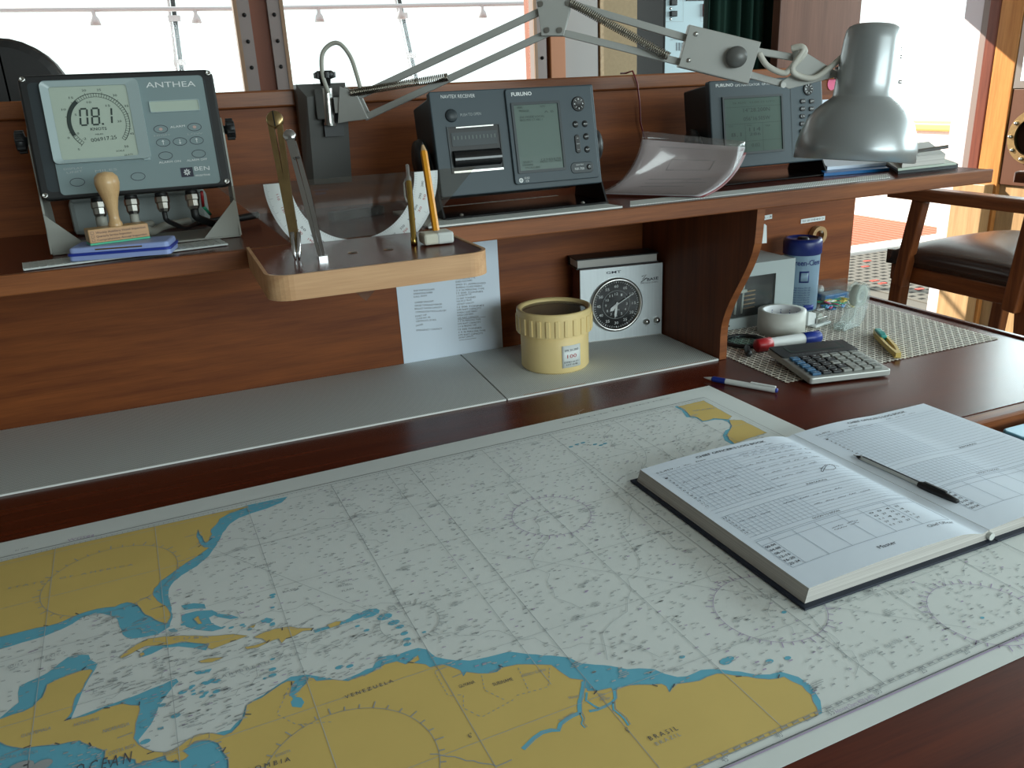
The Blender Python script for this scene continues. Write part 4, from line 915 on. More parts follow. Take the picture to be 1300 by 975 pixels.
# bracket in local frame: shelf height below
IM = M.inverted()
def loc(p): return IM @ Vector(p)
ys = 1.20
zb = SZ+.0005
pL = at_z(95, 308, zb); pR = at_z(297, 287, zb)
yb = 1.30
b = MB(); wl = M @ Vector((.000, .5*H, -.03)); wr = M @ Vector((W, .5*H, -.03)); xl, xr = wl.x-.002, wr.x+.002
b.box((xl, yb-.045, zb), (xr, yb+.055, zb+.003), 'bracket_grey', .001, M=IM)
for x in (xl, xr):
    s = 1 if x == xl else -1
    P = [(yb-.05, zb+.003), (yb+.06, zb+.003), (yb+.05, zb+.05), (wl.y+.018, wl.z), (wl.y, wl.z+.02), (wl.y-.018, wl.z), (yb-.035, zb+.055)]
    vs = [(x-.0012, *p) for p in P]+[(x+.0012, *p) for p in P]; n = len(P)
    b.add(vs, [tuple(range(n)), tuple(range(n, 2*n))[::-1]]+[(i, n+i, n+(i+1) % n, (i+1) % n) for i in range(n)], 'bracket_grey', M=IM)
    g_ = [(x, yb-.045, zb+.003), (x+s*.05, yb-.045, zb+.003), (x, yb-.045, zb+.055), (x, yb-.042, zb+.003), (x+s*.05, yb-.042, zb+.003), (x, yb-.042, zb+.055)]
    b.add(g_, [(0, 1, 2), (5, 4, 3), (0, 3, 4, 1), (1, 4, 5, 2), (2, 5, 3, 0)], 'bracket_grey', M=IM)
b.build('bracket', t, 'grey metal trunnion bracket')
for i, (x, y) in enumerate(((122, 250), (164, 246), (203, 244), (241, 240))):
    u, v = hit(x, y-6, M @ Matrix.Translation((0, 0, -.03))); b = MB(); MG = Matrix.Translation((u, .002, -.03)) @ Matrix.Rotation(PI/2, 4, 'X')
    b.lathe([(.0085, 0), (.0085, .010)], 'black', MG, 12); b.lathe([(1e-5, .026), (.006, .026), (.0082, .022), (.0085, .014), (.0098, .013), (.0098, .006), (.008, .003), (.008, 0)], 'steel', MG, 8, False); b.build('cable_gland', t, 'steel cable gland')
    b = MB(); p0 = Vector((u, -.024, -.03)); pw = M @ p0; base = Vector((pw.x+.02+.012*i, yb+.06, zb+.012))
    pts = [p0, p0+Vector((0, -.012, 0)), loc(pw.lerp(base, .55)+Vector((0, -.0, -.016))), loc(base), loc(base+Vector((.04, .03, 0)))]
    fin = []
    for k in range(len(pts)-1):
        for s in range(5):
            fin.append(pts[k].lerp(pts[k+1], s/5))
    fin.append(pts[-1]); sm = [fin[0]]+[(fin[k-1]+fin[k]+fin[k+1])/3 for k in range(1, len(fin)-1)]+[fin[-1]]
    b.tube(sm, (.0075, .006, .0035, .0055)[i], ('cable_grey', 'cable_grey', 'black', 'black')[i], 10); b.build('cable', t)
b = MB(); p0 = loc(at_y(256, 243, 1.30)); p1 = loc(at_y(258, 262, 1.31)); p2 = loc(at_y(267, 272, 1.33)); b.tube([p0, p0.lerp(p1, .5), p1], .0022, 'red', 8); b.tube([p1, p1.lerp(p2, .6), p2], .0022, 'clip_green', 8); b.build('wire', t, 'thin red and green wire')
# junction box behind
a = at_y(95, 300, 1.34); a = at_y(95, 300, 1.43); M = up_frame(Vector((a.x, 1.43, SZ+.0005))); t = thing('junction_box', M, 'pale grey junction box on the shelf behind the speed display', 'junction box')
b = MB(); b.box((0, 0, -.06), (.20, .055, 0), 'grey_box', .008); b.build('body', t)
b = MB(); b.box((.004, .05, -.064), (.196, .066, .004), 'grey_box', .004); b.build('lid', t)
# ribbed white strip on the front of the shelf, ink pad and stamp
a = at_z(30, 345, SZ); c = at_z(290, 312, SZ); yaw = math.atan2(c.y-a.y, c.x-a.x)
M = flat_frame(Vector((a.x, a.y, SZ+.0008)), yaw); b = MB(); L = (c-a).length; b.box((0, 0, 0), (L, .052, .0025), 'mat_ribbed', .0008)
for i in range(28): b.box((L*i/28, .002, .0025), (L*i/28+.001, .050, .0030), 'offwhite')
tag(place(b.build('white_strip'), M), 'narrow white ribbed strip on the shelf under the ink pad', 'strip')
a = at_z(88, 333, SZ+.0035); c = at_z(217, 323, SZ+.0035); M = flat_frame(Vector((a.x, a.y, SZ+.0042)), math.atan2(c.y-a.y, c.x-a.x)); L = (c-a).length
t = thing('ink_pad', M, 'flat blue stamp ink pad lying on the shelf edge', 'ink pad')
b = MB(); b.prism(rrect(0, 0, L, .058, .006), 0, .006, 'pad_lilac'); b.build('base', t)
b = MB(); b.prism(rrect(-.0015, -.0015, L+.0015, .0595, .007), .0061, .0095, 'pad_dark', bev=.001); b.build('rim', t, 'dark blue rim')
b = MB(); b.prism(rrect(.001, .001, L-.001, .057, .006), .0096, .016, 'pad_lilac', bev=.003); b.box((L*.27, .0005, .0118), (L*.73, .0012, .0135), 'gold'); b.build('lid', t, 'lilac blue lid with a gold line')
PZ = SZ+.0042+.0160
a = at_z(115, 313, PZ); c = at_z(191, 303, PZ); M = flat_frame(Vector((a.x, a.y+.004, PZ+.0004)), math.atan2(c.y-a.y, c.x-a.x)); L = (c-a).length
t = thing('rubber_stamp', M, 'wooden hand stamp with turned handle standing on the blue ink pad', 'stamp')
b = MB(); b.box((0, 0, 0), (L, .026, .0022), 'clip_green'); b.build('rubber_die', t, 'thin green rubber die')
b = MB(); b.box((0, 0, .0023), (L, .026, .0195), 'beech', .001); F = Matrix(((1, 0, 0, 0), (0, 0, -1, -.0004), (0, 1, 0, 0), (0, 0, 0, 1)))
b.prism([(.001, .003), (L-.001, .003), (L-.001, .0185), (.001, .0185)], -.0003, .0, 'light_veneer', F)
for s, y in (('Weekly Auxiliary Vessel Inspection', .0138), ('Quarterly Service Inspection', .0092), ('Comprehensive Annual Inspection', .0046)):
    b.text(s, (L*.12, y), (L*(.9 if y < .01 and y > .006 else .95) - (L*.2 if 'Quart' in s else 0), y), .0026, .0003, 'ink', F); b.line([(L*.04, y), (L*.085, y), (L*.085, y+.003), (L*.04, y+.003)], .0004, .0003, 'ink', F, closed=True)
b.build('stamp_block', t, 'printed wooden block')
b = MB(); hm = Matrix.Translation((L*.5, .013, .0195)); hs = .068
b.lathe([(.0085, 0), (.0085, .004), (.0070, .006), (.0062, .012), (.0070, .022), (.0095, .034), (.0135, .046), (.0150, .054), (.0138, .062), (.009, .067), (1e-5, .0685)], 'beech', hm, 28); b.build('handle', t, 'turned pale wooden handle')

# ================================================================== pencil rack on the shelf front
RM = flat_frame(Vector((0, 0, 0)))
rt = SZ+.004                                # rack top level
a = at_z(345, 356, rt); c = at_z(593, 307, rt); bk = at_z(322, 322, rt)
xa, xc = at_z(330, 340, rt).x, c.x+.004
yf = (at_z(365, 357, rt).y+at_z(560, 320, rt).y)/2
yb2 = SY+BY-.0205
M = flat_frame(Vector((xa, yf, rt-.0001)))
t = thing('pencil_rack', M, 'wooden pencil rack with rounded pale front fixed to the shelf edge', 'pencil rack')
W = xc-xa; D = yb2-yf; rh = .0
vb_ = at_y(355, 384, yf).z; rh = rt-vb_
def rackpoly(ins): 
    r = .028-ins; out = [(ins, D+.0175)]
    for i in range(9): a = PI+PI/2*i/8; out.append((ins+r+r*math.cos(a), ins+r+r*math.sin(a)))
    for i in range(9): a = 1.5*PI+PI/2*i/8; out.append((W-ins-r+r*math.cos(a), ins+r+r*math.sin(a)))
    out.append((W-ins, D+.0175)); return out
op = rackpoly(0); ip = rackpoly(.004)
b = MB(); vs = []
for p, z in [(p, -rh) for p in op]+[(p, 0) for p in op]+[(p, 0) for p in ip]+[(p, -rh) for p in ip]: vs.append((p[0], p[1], z))
n = len(op); fs = [(l*n+i, l*n+i+1, ((l+1) % 4)*n+i+1, ((l+1) % 4)*n+i) for l in range(4) for i in range(n-1)]; b.add(vs, fs, 'light_veneer'); b.build('front_band', t, 'pale curved front band')
b = MB(); b.prism([(ip[0][0], D)]+ip[1:-1]+[(ip[-1][0], D)], -.022, -.001, 'mahogany_dark'); 
for x, y in ((448, 321), (493, 317)):
    q = at_z(x, y, rt-.001); b.poly(ell(q.x-xa, q.y-yf, .006, .006, 18), -.0006, 'light_veneer')
    b.poly(ell(q.x-xa+.001, q.y-yf-.0015, .0042, .0042, 14), -.0003, 'black')
b.build('rack_top', t, 'dark varnished top with holes')
# dividers
def leg_bar(b, p, q, w0, w1, m, d0=None):  # flat bar between two points, square-ish section tapering
    p, q = Vector(p), Vector(q); F = axis_frame(p, q-p, CR); L = (q-p).length; w = d0 or w0
    vs = [(sx*w0/2, sy*w0*.4, 0) for sx, sy in ((-1, -1), (1, -1), (1, 1), (-1, 1))]+[(sx*w1/2, sy*w1*.4, L) for sx, sy in ((-1, -1), (1, -1), (1, 1), (-1, 1))]
    b.add(vs, [(3, 2, 1, 0), (4, 5, 6, 7), (0, 1, 5, 4), (1, 2, 6, 5), (2, 3, 7, 6), (3, 0, 4, 7)], m, False, F)
ft = at_z(376, 330, rt); dT = (ft-EYE).dot(CF)+.01
P = lambda x, y, dd=0: at_d(x, y, dT+dd)
base = Vector(ft)
t = thing('brass_dividers', Matrix.Translation(ft), 'closed brass chart dividers standing in the pencil rack at its left end', 'dividers'); IT = Matrix.Translation(-ft)
for pts in (((344, 158), (361, 247), (375, 322)), ((355, 158), (367, 247), (380, 322))):
    b = MB(); w = 7.2*dT/FPX; leg_bar(b, IT @ P(*pts[0]), IT @ P(*pts[1]), w, w*.95, 'brass'); leg_bar(b, IT @ P(*pts[1]), IT @ P(*pts[2]), w*.95, w*.8, 'brass'); b.build('leg', t)
for pts in (((371, 295), (376, 334)), ((379, 295), (380, 334))):
    b = MB(); w = 5.6*dT/FPX; b.tube([IT @ P(*pts[0], -.006), IT @ P((pts[0][0]+pts[1][0])/2, 320, -.006), IT @ P(*pts[1], -.006)], [w*.5, w*.5, w*.15], 'chrome', 8); b.build('point', t, 'steel point')
b = MB(); cH = IT @ P(349, 152); b.lathe([(1e-5, .0045), (.0085, .0045), (.0100, .003), (.0100, -.003), (.0085, -.0045), (1e-5, -.0045)], 'brass', axis_frame(cH, -CF), 24)
b.box((-.0007, -.0095, .0045), (.0007, .0095, .0050), 'black', 0, axis_frame(cH, -CF)); b.build('hinge', t, 'round brass hinge')
ft = at_z(408, 330, rt); dT = (ft-EYE).dot(CF)+.008
t = thing('chrome_dividers', Matrix.Translation(ft), 'chrome drawing dividers leaning in the pencil rack next to the brass pair', 'dividers'); IT = Matrix.Translation(-ft)
for pts in (((367, 180), (385, 245), (407, 330)), ((374, 180), (392, 245), (412, 331))):
    b = MB(); w = 6.4*dT/FPX; leg_bar(b, IT @ P(*pts[0]), IT @ P(*pts[1]), w*.8, w, 'chrome'); leg_bar(b, IT @ P(*pts[1]), IT @ P(*pts[2]), w, w*.55, 'chrome'); b.build('leg', t)
b = MB(); cH = IT @ P(368, 173); b.lathe([(1e-5, .005), (.0065, .005), (.0075, .003), (.0075, -.003), (.006, -.005), (1e-5, -.005)], 'chrome', axis_frame(cH, -CF), 20); b.build('hinge', t, 'round chrome hinge')
b = MB(); leg_bar(b, IT @ P(369, 178, -.004), IT @ P(376, 200, -.004), .009, .008, 'chrome'); b.build('yoke', t)
b = MB(); b.box((-.006, -.004, -.003), (.006, .004, .004), 'chrome', .001, Matrix.Translation(IT @ P(410, 328))); b.build('point_clamp', t)
# mechanical pencil, pencil, eraser
def stick(nm, p0, p1, dd, lab, cat):
    f0 = at_z(*p0, rt-.0005); D0 = (f0-EYE).dot(CF); f1 = at_d(*p1, D0+dd); F = axis_frame(f0, f1-f0, CR); return thing(nm, F, lab, cat), (f1-f0).length, 1/FPX*D0
t, L, k = stick('mechanical_pencil', (526, 311), (517, 209), .015, 'slim gold mechanical pencil with pocket clip standing in the rack', 'pencil')
b = MB(); b.lathe([(1e-5, 0), (4.2*k, 0), (4.2*k, L*.09), (3.7*k, L*.1), (4.0*k, L*.78), (3.2*k, L*.80)], 'gold', n=18); b.build('barrel', t, 'gold barrel')
b = MB(); b.lathe([(3.6*k, L*.79), (3.7*k, L*.84), (2.6*k, L*.86), (2.6*k, L*.985), (1.8*k, L), (1e-5, L)], 'chrome', n=16); b.build('push_button', t, 'steel push button')
b = MB(); b.tube([(-3.5*k, .001, L*.83), (-6.6*k, .002, L*.78), (-6.8*k, .002, L*.62), (-4.8*k, .001, L*.54)], 1.0*k, 'steel', 8); b.build('clip', t, 'steel pocket clip')
t, L, k = stick('pencil', (556, 309), (536, 180), .03, 'sharpened yellow pencil standing point up in the pencil rack', 'pencil')
b = MB(); b.lathe([(1e-5, 0), (4.6*k, 0), (4.5*k, L*.90)], 'pencil_orange', n=6, smooth=False); b.build('shaft', t)
b = MB(); b.lathe([(4.4*k, L*.90), (1.6*k, L*.965)], 'pencil_wood', n=16); b.build('sharpened_cone', t, 'bare wood cone')
b = MB(); b.lathe([(1.6*k, L*.965), (1e-5, L)], 'graphite', n=12); b.build('lead', t, 'dark lead point')
a = at_z(540, 313, rt); c = at_z(578, 309, rt); M = flat_frame(Vector((a.x, a.y+.002, rt+.0004)), math.atan2(c.y-a.y, c.x-a.x)+.02)
b = MB(); L = (c-a).length; b.box((0, 0, 0), (L, .030, .014), 'eraser', .003); b.box((L*.42, -.0006, -.0001), (L*1.0, .0306, .0146), 'offwhite', .003); tag(place(b.build('eraser'), M), 'small off-white eraser behind the yellow pencil on the rack', 'eraser')
# plotting triangle standing between rack and shelf
ty = yb2+.007
M = up_frame(at_y(465, 382, ty+.004), 0, math.radians(-4)); q = Tr(M); A = q(276, 239); B = q(604, 210); w = (B[0]-A[0])/2; top_ = (A[1]+B[1])/2; cx = (A[0]+B[0])/2
t = thing('plotting_triangle', M, 'clear plotting triangle with white protractor arc standing behind the pencil rack', 'triangle')
b = MB(); b.prism([(0, 0), (cx+w, top_), (cx-w, top_)], -.0010, .0006, 'acrylic_smoke'); b.build('plate', t)
# clear handle block and protractor arc
pc = q(440, 218); pc = (pc[0], top_-.001); Ro = (q(555, 213)[0]-q(332, 220)[0])/2; pcx = (q(555, 213)[0]+q(332, 220)[0])/2; Ri = Ro*.715
b = MB(); n = 48; outer = [(pcx+Ro*math.cos(PI+PI*i/n), pc[1]+Ro*math.sin(PI+PI*i/n)) for i in range(n+1)]; inner = [(pcx+Ri*math.cos(PI+PI*i/n), pc[1]+Ri*math.sin(PI+PI*i/n)) for i in range(n+1)]
vs = [(*p, .0009) for p in outer]+[(*p, .0009) for p in inner]; b.add(vs, [(i, i+1, n+1+i+1, n+1+i) for i in range(n)], 'white_plastic')
vs = [(*p, .0007) for p in outer]+[(*p, .0007) for p in inner]; b.add(vs, [(n+1+i, n+1+i+1, i+1, i) for i in range(n)], 'white_plastic')
for i in range(0, 181):
    a = PI+PI*i/180; r1 = Ro*(.93 if i % 10 == 0 else .95 if i % 5 == 0 else .965); b.line([(pcx+Ro*math.cos(a), pc[1]+Ro*math.sin(a)), (pcx+r1*math.cos(a), pc[1]+r1*math.sin(a))], .0004, .0011, 'chart_grey')
    if i % 2 == 0: b.line([(pcx+Ri*math.cos(a), pc[1]+Ri*math.sin(a)), (pcx+(Ri+.004)*math.cos(a), pc[1]+(Ri+.004)*math.sin(a))], .0003, .0011, 'chart_grey')
    if i % 10 == 0 and 0 < i < 180:
        for rr_, m, s in ((.885, 'red', str((i*2+90) % 360)), (.83, 'ink', str((450-i) % 360))):
            x, y = pcx+Ro*rr_*math.cos(a), pc[1]+Ro*rr_*math.sin(a); e = Vector((math.cos(a+PI/2), math.sin(a+PI/2)))*.004; b.text(s, (x-e.x, y-e.y), (x+e.x, y+e.y), .003, .0011, m)
b.build('protractor_arc', t, 'white protractor arc with red and black numbers')
b = MB(); u, v = q(398, 243); b.text('TRI PARALLEL', (u, v), (u+.02, v+.0005), .0022, .0011, 'ink'); b.text('TECHNO', (u+.001, v-.005), (u+.016, v-.0045), .003, .0011, 'ink', bold=.02); b.build('lettering', t, 'small black lettering')
# black bar seen through the triangle
a = at_z(425, 282, SZ); c = at_z(489, 272, SZ); M = flat_frame(Vector((a.x, a.y, SZ+.0005)), math.atan2(c.y-a.y, c.x-a.x))
b = MB(); b.box((0, 0, 0), ((c-a).length, .02, .014), 'black', .002); tag(place(b.build('black_bar'), M), 'short black bar on the shelf seen through the triangle', 'bar')

# ================================================================== navtex receiver
ny = 1.205
M = up_frame(at_y(561, 251, ny), 0, math.radians(11)); g = Tr(M, 500, 80, .25641); n8 = Tr(M, 640, 110, .14359)
W = (hit(752.5, 105.6, M)[0]+hit(764, 231, M)[0])/2; H = (hit(549, 116, M)[1]+hit(752, 105.6, M)[1])/2-.001
t = thing('navtex_receiver', M, 'dark slate navigation text receiver with printer window and upright screen', 'receiver')
b = MB(); b.prism(rrect(0, 0, W, H, .003), -.012, 0, 'slate', bev=.0015); b.prism(rrect(.006, .004, W-.006, H-.004, .003), -.11, -.012, 'slate_dark')
b.text('NAVTEX RECEIVER', g(233, 176), g(402, 170), .0050, .0003, 'white_print'); b.text('PUSH TO OPEN', g(330, 265), g(432, 257), .0042, .0003, 'dim_print'); b.build('housing', t, 'dark slate housing')
c = g(284, 261); b = MB(); b.lathe([(1e-5, .003), (.0085, .003), (.0095, .0015), (.0098, 0)], 'slate_dark', Matrix.Translation((*c, 0)), 28); b.build('push_button', t, 'round dark push button')
# printer window
a = g(300, 545); c = g(510, 305); u0, u1 = a[0]-.002, c[0]+.002; v0, v1 = a[1], c[1]
b = MB(); b.ring([(u0-.002, v0-.001), (u1+.002, v0-.001), (u1+.002, v1+.001), (u0-.002, v1+.001)], [(u0, v0), (u1, v0), (u1, v1), (u0, v1)], .0, .002, 'slate_dark'); b.face([(u0, v0), (u1, v0), (u1, v1), (u0, v1)], .0004, 'black')
b.line([g(305, 322), g(490, 308)], .0018, .0024, 'steel'); b.line([(u0+.001, v0+.0008), (u1, v0+.0008)], .003, .0024, 'steel'); b.build('printer_window', t)
b = MB(); vm = v0+(v1-v0)*.42; b.cyl((u0+.003, v0+(v1-v0)*.30, -.002), (u1-.003, v0+(v1-v0)*.30, -.002), .0125, 'black_gloss', n=24); b.box((u0+.004, v0+(v1-v0)*.58, .0006), (u1-.004, v0+(v1-v0)*.88, .0012), 'slate_dark'); 
for i in range(12): x = u0+.008+i*(u1-u0-.016)/11; b.line([(x, v0+(v1-v0)*.72), (x, v0+(v1-v0)*.80)], .0008, .0016, 'lcd_faint')
b.build('paper_roller', t)
# display module
do = rrect(g(540, 140)[0]+.0015, g(595, 605)[1], g(985, 300)[0]+.001, g(620, 128)[1], .005)
b = MB(); b.prism(do, 0, .004, 'slate', bev=.0012); b.line(do, .0012, .0006, 'slate_dark', closed=True)
b.text('FURUNO', n8(55, 90), n8(235, 80), .0052, .0043, 'white_print', bold=.03)
c = n8(142, 832); b.poly(ell(c[0], c[1], .0036, .0036, 20), .0043, 'white_print'); b.line([(c[0]-.0024, c[1]), (c[0]+.0024, c[1])], .0007, .0045, 'slate'); b.line([(c[0], c[1]-.0024), (c[0], c[1]+.0024)], .0007, .0045, 'slate'); b.text('QUAD', n8(170, 820), n8(218, 815), .003, .0043, 'white_print'); b.text('CE', n8(185, 848), n8(212, 844), .0034, .0043, 'white_print'); b.build('display_module', t)
sq = [n8(135, 750), n8(512, 718), n8(462, 148), n8(70, 175)]
u0 = (sq[0][0]+sq[3][0])/2; u1 = (sq[1][0]+sq[2][0])/2; v0 = (sq[0][1]+sq[1][1])/2; v1 = (sq[2][1]+sq[3][1])/2
b = MB(); b.ring(rrect(u0-.004, v0-.004, u1+.004, v1+.004, .002), rrect(u0, v0, u1, v1, .0005), .004, .0062, 'slate_dark'); b.face([(u0, v0), (u1, v0), (u1, v1), (u0, v1)], .0044, 'lcd_dull'); X = lambda s: u0+(u1-u0)*s; Y = lambda s: v0+(v1-v0)*s
for s, x, x1, y in (('518 kHz', .08, .2, .95), ('AUTO', .60, .72, .95), ('MESSAGE', .12, .34, .895), ('A B', .68, .9, .865), ('INS MODE LOCAL', .12, .68, .80), ('0012 MSG CT ABC 1', .12, .62, .755), ('SELECT', .08, .30, .115), ('MENU ESC PRINT', .48, .98, .10), ('STATIONS', .06, .3, .07), ('12345678', .5, .95, .135), ('UTC-AUG 2010', .12, .45, .025)): b.text(s, (X(x), Y(y)), (X(x1), Y(y)), .0030, .0047, 'lcd_ink', bold=.0)
b.build('screen', t, 'dull green LCD screen')
c = n8(643, 158); b = MB(); b.lathe([(1e-5, .0046), (.007, .0050), (.0098, .0062), (.0112, .0058), (.0115, .004)], 'black', Matrix.Translation((*c, 0)), 36)
for i in range(8):
    a = PI/4*i
    if i % 2 == 0:
        d_ = Vector((math.cos(a), math.sin(a))); n_ = Vector((-d_.y, d_.x)); b.poly([tuple(Vector(c)+d_*.0088), tuple(Vector(c)+d_*.0062+n_*.0013), tuple(Vector(c)+d_*.0062-n_*.0013)], .0066, 'white_print')
    else: b.line([(c[0]+.0055*math.cos(a), c[1]+.0055*math.sin(a)), (c[0]+.0085*math.cos(a), c[1]+.0085*math.sin(a))], .0006, .0066, 'white_print')
b.build('cursor_pad', t, 'round black cursor pad')
for x, y, s in ((620, 337, 'EXIT'), (703, 333, 'MENU'), (714, 445, 'LIST'), (724, 558, 'PRINT')):
    c = n8(x, y); b = MB(); b.lathe([(1e-5, .0058), (.0042, .0056), (.0052, .0045), (.0052, .004)], 'black', Matrix.Translation((*c, 0)), 24); b.text(s, (c[0]-.003, c[1]-.001), (c[0]+.003, c[1]-.001), .0018, .0061, 'white_print'); b.build('round_key', t)
a = n8(605, 595); c = n8(672, 425); b = MB(); cxk = (a[0]+c[0])/2; b.prism(rrect(cxk-.0045, a[1], cxk+.0045, c[1], .0044), .004, .006, 'black', bev=.001)
for s, f in (('+', .80), ('DIM', .50), ('-', .2)): v = a[1]+(c[1]-a[1])*f; b.text(s, (cxk-.002, v-.001), (cxk+.002, v-.001), .0018, .0063, 'white_print')
b.build('rocker_key', t)
a = n8(585, 775); c = n8(775, 660); b = MB(); b.prism(rrect(a[0], a[1], c[0], c[1], .007), .004, .005, 'slate_dark', bev=.0008); u, v = n8(738, 712); b.lathe([(1e-5, .0065), (.0036, .0063), (.0044, .005)], 'black', Matrix.Translation((u, v, 0)), 20); b.line(ell(u, v, .0018, .0018, 14), .0004, .0068, 'white_print', closed=True); b.line([(u, v), (u, v+.0026)], .0005, .0069, 'white_print')
b.text('NAVTEX', n8(625, 702), n8(690, 696), .0020, .0053, 'white_print'); b.text('NX-700', n8(615, 742), n8(697, 736), .0038, .0053, 'white_print'); b.build('power_panel', t)
for sx, u in ((-1, .004), (1, W-.004)):
    b = MB(); MK = Matrix.Translation((u, H*.42, -.045)) @ Matrix.Rotation(sx*PI/2, 4, 'Y') @ Matrix.Diagonal((1, 1, 1.35, 1)); b.lathe([(1e-5, 0), (.008, 0), (.008, .005), (.027, .006), (.029, .012), (.026, .017), (1e-5, .018)], 'black', MK, 32); b.build('clamp_knob', t, 'large round black clamp knob')
IM = M.inverted(); b = MB(); pk = M @ Vector((0, H*.42, -.045)); zb = SZ+.0037
xl = pk.x-.002; xr = xl+W+.004
b.box((xl, pk.y-.075, zb), (xr, pk.y+.05, zb+.003), 'black_gloss', .001, M=IM)
for x in (xl, xr):
    P = [(pk.y-.07, zb), (pk.y+.045, zb), (pk.y+.02, pk.z), (pk.y, pk.z+.02), (pk.y-.02, pk.z)]; n = len(P); vs = [(x-.0015, *p) for p in P]+[(x+.0015, *p) for p in P]
    b.add(vs, [tuple(range(n)), tuple(range(n, 2*n))[::-1]]+[(i, n+i, n+(i+1) % n, (i+1) % n) for i in range(n)], 'black', M=IM)
for x in (xl+.03, xr-.04):
    b.lathe([(1e-5, .003), (.003, .002), (.004, 0)], 'steel', IM @ Matrix.Translation((x, pk.y-.06, zb+.003)), 10)
b.build('bracket', t, 'black mounting bracket')
# mat under the receiver
a = at_z(540, 289, SZ); c = at_z(779, 262, SZ)
M = flat_frame(Vector((a.x, SY+BY+.010, SZ+.0008))); b = MB(); b.prism([(0, 0), (c.x-a.x, 0), (c.x-a.x-.02, .2), (.0, .2)], 0, .0026, 'mat_white', side='mat_edge'); b.line([(0, .0012), (c.x-a.x, .0012)], .0024, .0028, 'mat_edge'); tag(place(b.build('non_slip_mat'), M), 'white non-slip mat on the shelf under the printer receiver', 'mat')

# ================================================================== gps navigator
gy = 1.30
M = up_frame(at_y(906, 216, gy), 0, math.radians(9)); g = Tr(M, 780, 0, .30769)
W = hit(1044.5, 140, M)[0]; H = hit(897, 103, M)[1]; W = max(W, .20)
t = thing('satellite_navigator', M, 'dark slate satellite navigator with wide screen behind the lamp shade', 'navigator')
b = MB(); b.prism(rrect(0, 0, W, H, .004), -.012, 0, 'slate', bev=.002); b.prism(rrect(.006, .004, W-.006, H-.004, .003), -.09, -.012, 'slate_dark'); xs = g(727, 400)[0]; b.line([(xs, .01), (xs, H-.01)], .0012, .0004, 'slate_dark')
b.text('FURUNO', g(418, 360), g(490, 356), .0052, .0004, 'white_print', bold=.03); b.text('GPS NAVIGATOR  GP-90', g(497, 358), g(640, 350), .0042, .0004, 'white_print'); b.build('housing', t, 'dark slate housing')
P = [g(458, 632), g(688, 618), g(688, 398), g(452, 408)]; u0 = (P[0][0]+P[3][0])/2; u1 = (P[1][0]+P[2][0])/2; v0 = (P[0][1]+P[1][1])/2; v1 = (P[2][1]+P[3][1])/2; X = lambda s: u0+(u1-u0)*s; Y = lambda s: v0+(v1-v0)*s
b = MB(); b.ring(rrect(u0-.004, v0-.004, u1+.004, v1+.004, .002), rrect(u0, v0, u1, v1, .0005), 0, .003, 'slate_dark'); b.face([(u0, v0), (u1, v0), (u1, v1), (u0, v1)], .0006, 'lcd_dull'); b.build('screen_frame', t)
b = MB(); 
for s, x, x1, y, h in (('14°28.200N', .33, .80, .74, .007), ('056°16.505W', .33, .80, .58, .007), ('26 AUG', .15, .38, .9, .003), ('12:04:32 UTC', .45, .9, .9, .003), ('SOG', .06, .14, .48, .003), ('COG', .38, .46, .48, .003), ('8.1', .10, .28, .30, .007), ('114', .42, .62, .38, .007), ('286', .42, .62, .30, .005), ('TRIP', .70, .80, .45, .003), ('0.02', .45, .60, .09, .006)): b.text(s, (X(x), Y(y)), (X(x1), Y(y)), h, .0009, 'lcd_ink')
for p, r in (((0, .53), (1, .53)), ((.35, 0), (.35, .53)), ((.66, 0), (.66, .53)), ((0, .84), (1, .84)), ((.35, .2), (1, .2))): b.line([(X(p[0]), Y(p[1])), (X(r[0]), Y(r[1]))], .0005, .0009, 'lcd_ink')
b.build('screen', t, 'dull green screen with position read-out')
c = g(798, 368); b = MB(); b.lathe([(1e-5, .001), (.007, .001), (.0098, .0025), (.0112, .002), (.0115, 0)], 'black', Matrix.Translation((*c, 0)), 32)
for i in range(8): a = PI/4*i; b.line([(c[0]+.0055*math.cos(a), c[1]+.0055*math.sin(a)), (c[0]+.0088*math.cos(a), c[1]+.0088*math.sin(a))], .0010, .003, 'white_print')
b.build('cursor_pad', t, 'round black cursor pad')
for r_ in range(7):
    for cidx, x in enumerate((776, 813)):
        c = g(x-r_*.6, 418+r_*31); b = MB(); b.prism(rrect(c[0]-.0062, c[1]-.0042, c[0]+.0062, c[1]+.0042, .0038), 0, .0022, 'black', bev=.0008); s = (('MENU', 'WPT'), ('PLOT', 'MARK'), ('1 A', '2 B'), ('3 C', '4 D'), ('5 E', '6 F'), ('7 G', '8 H'), ('CLR', 'ENT'))[r_][cidx]; b.text(s, (c[0]-.004, c[1]-.001), (c[0]+.004, c[1]-.001), .0022, .0025, 'white_print'); b.build('key', t)
b = MB(); MK = Matrix.Translation((.003, H*.38, -.05)) @ Matrix.Rotation(-PI/2, 4, 'Y'); b.lathe([(1e-5, 0), (.008, 0), (.008, .005), (.018, .006), (.020, .012), (.018, .017), (1e-5, .018)], 'black', MK, 28); b.build('clamp_knob', t, 'round black clamp knob')
IM = M.inverted(); b = MB(); pk = M @ Vector((0, H*.38, -.05)); zb = SZ+.0005; xl = pk.x-.001; xr = xl+W+.002
b.box((xl, pk.y-.09, zb), (xr, pk.y+.05, zb+.003), 'black_gloss', .001, M=IM)
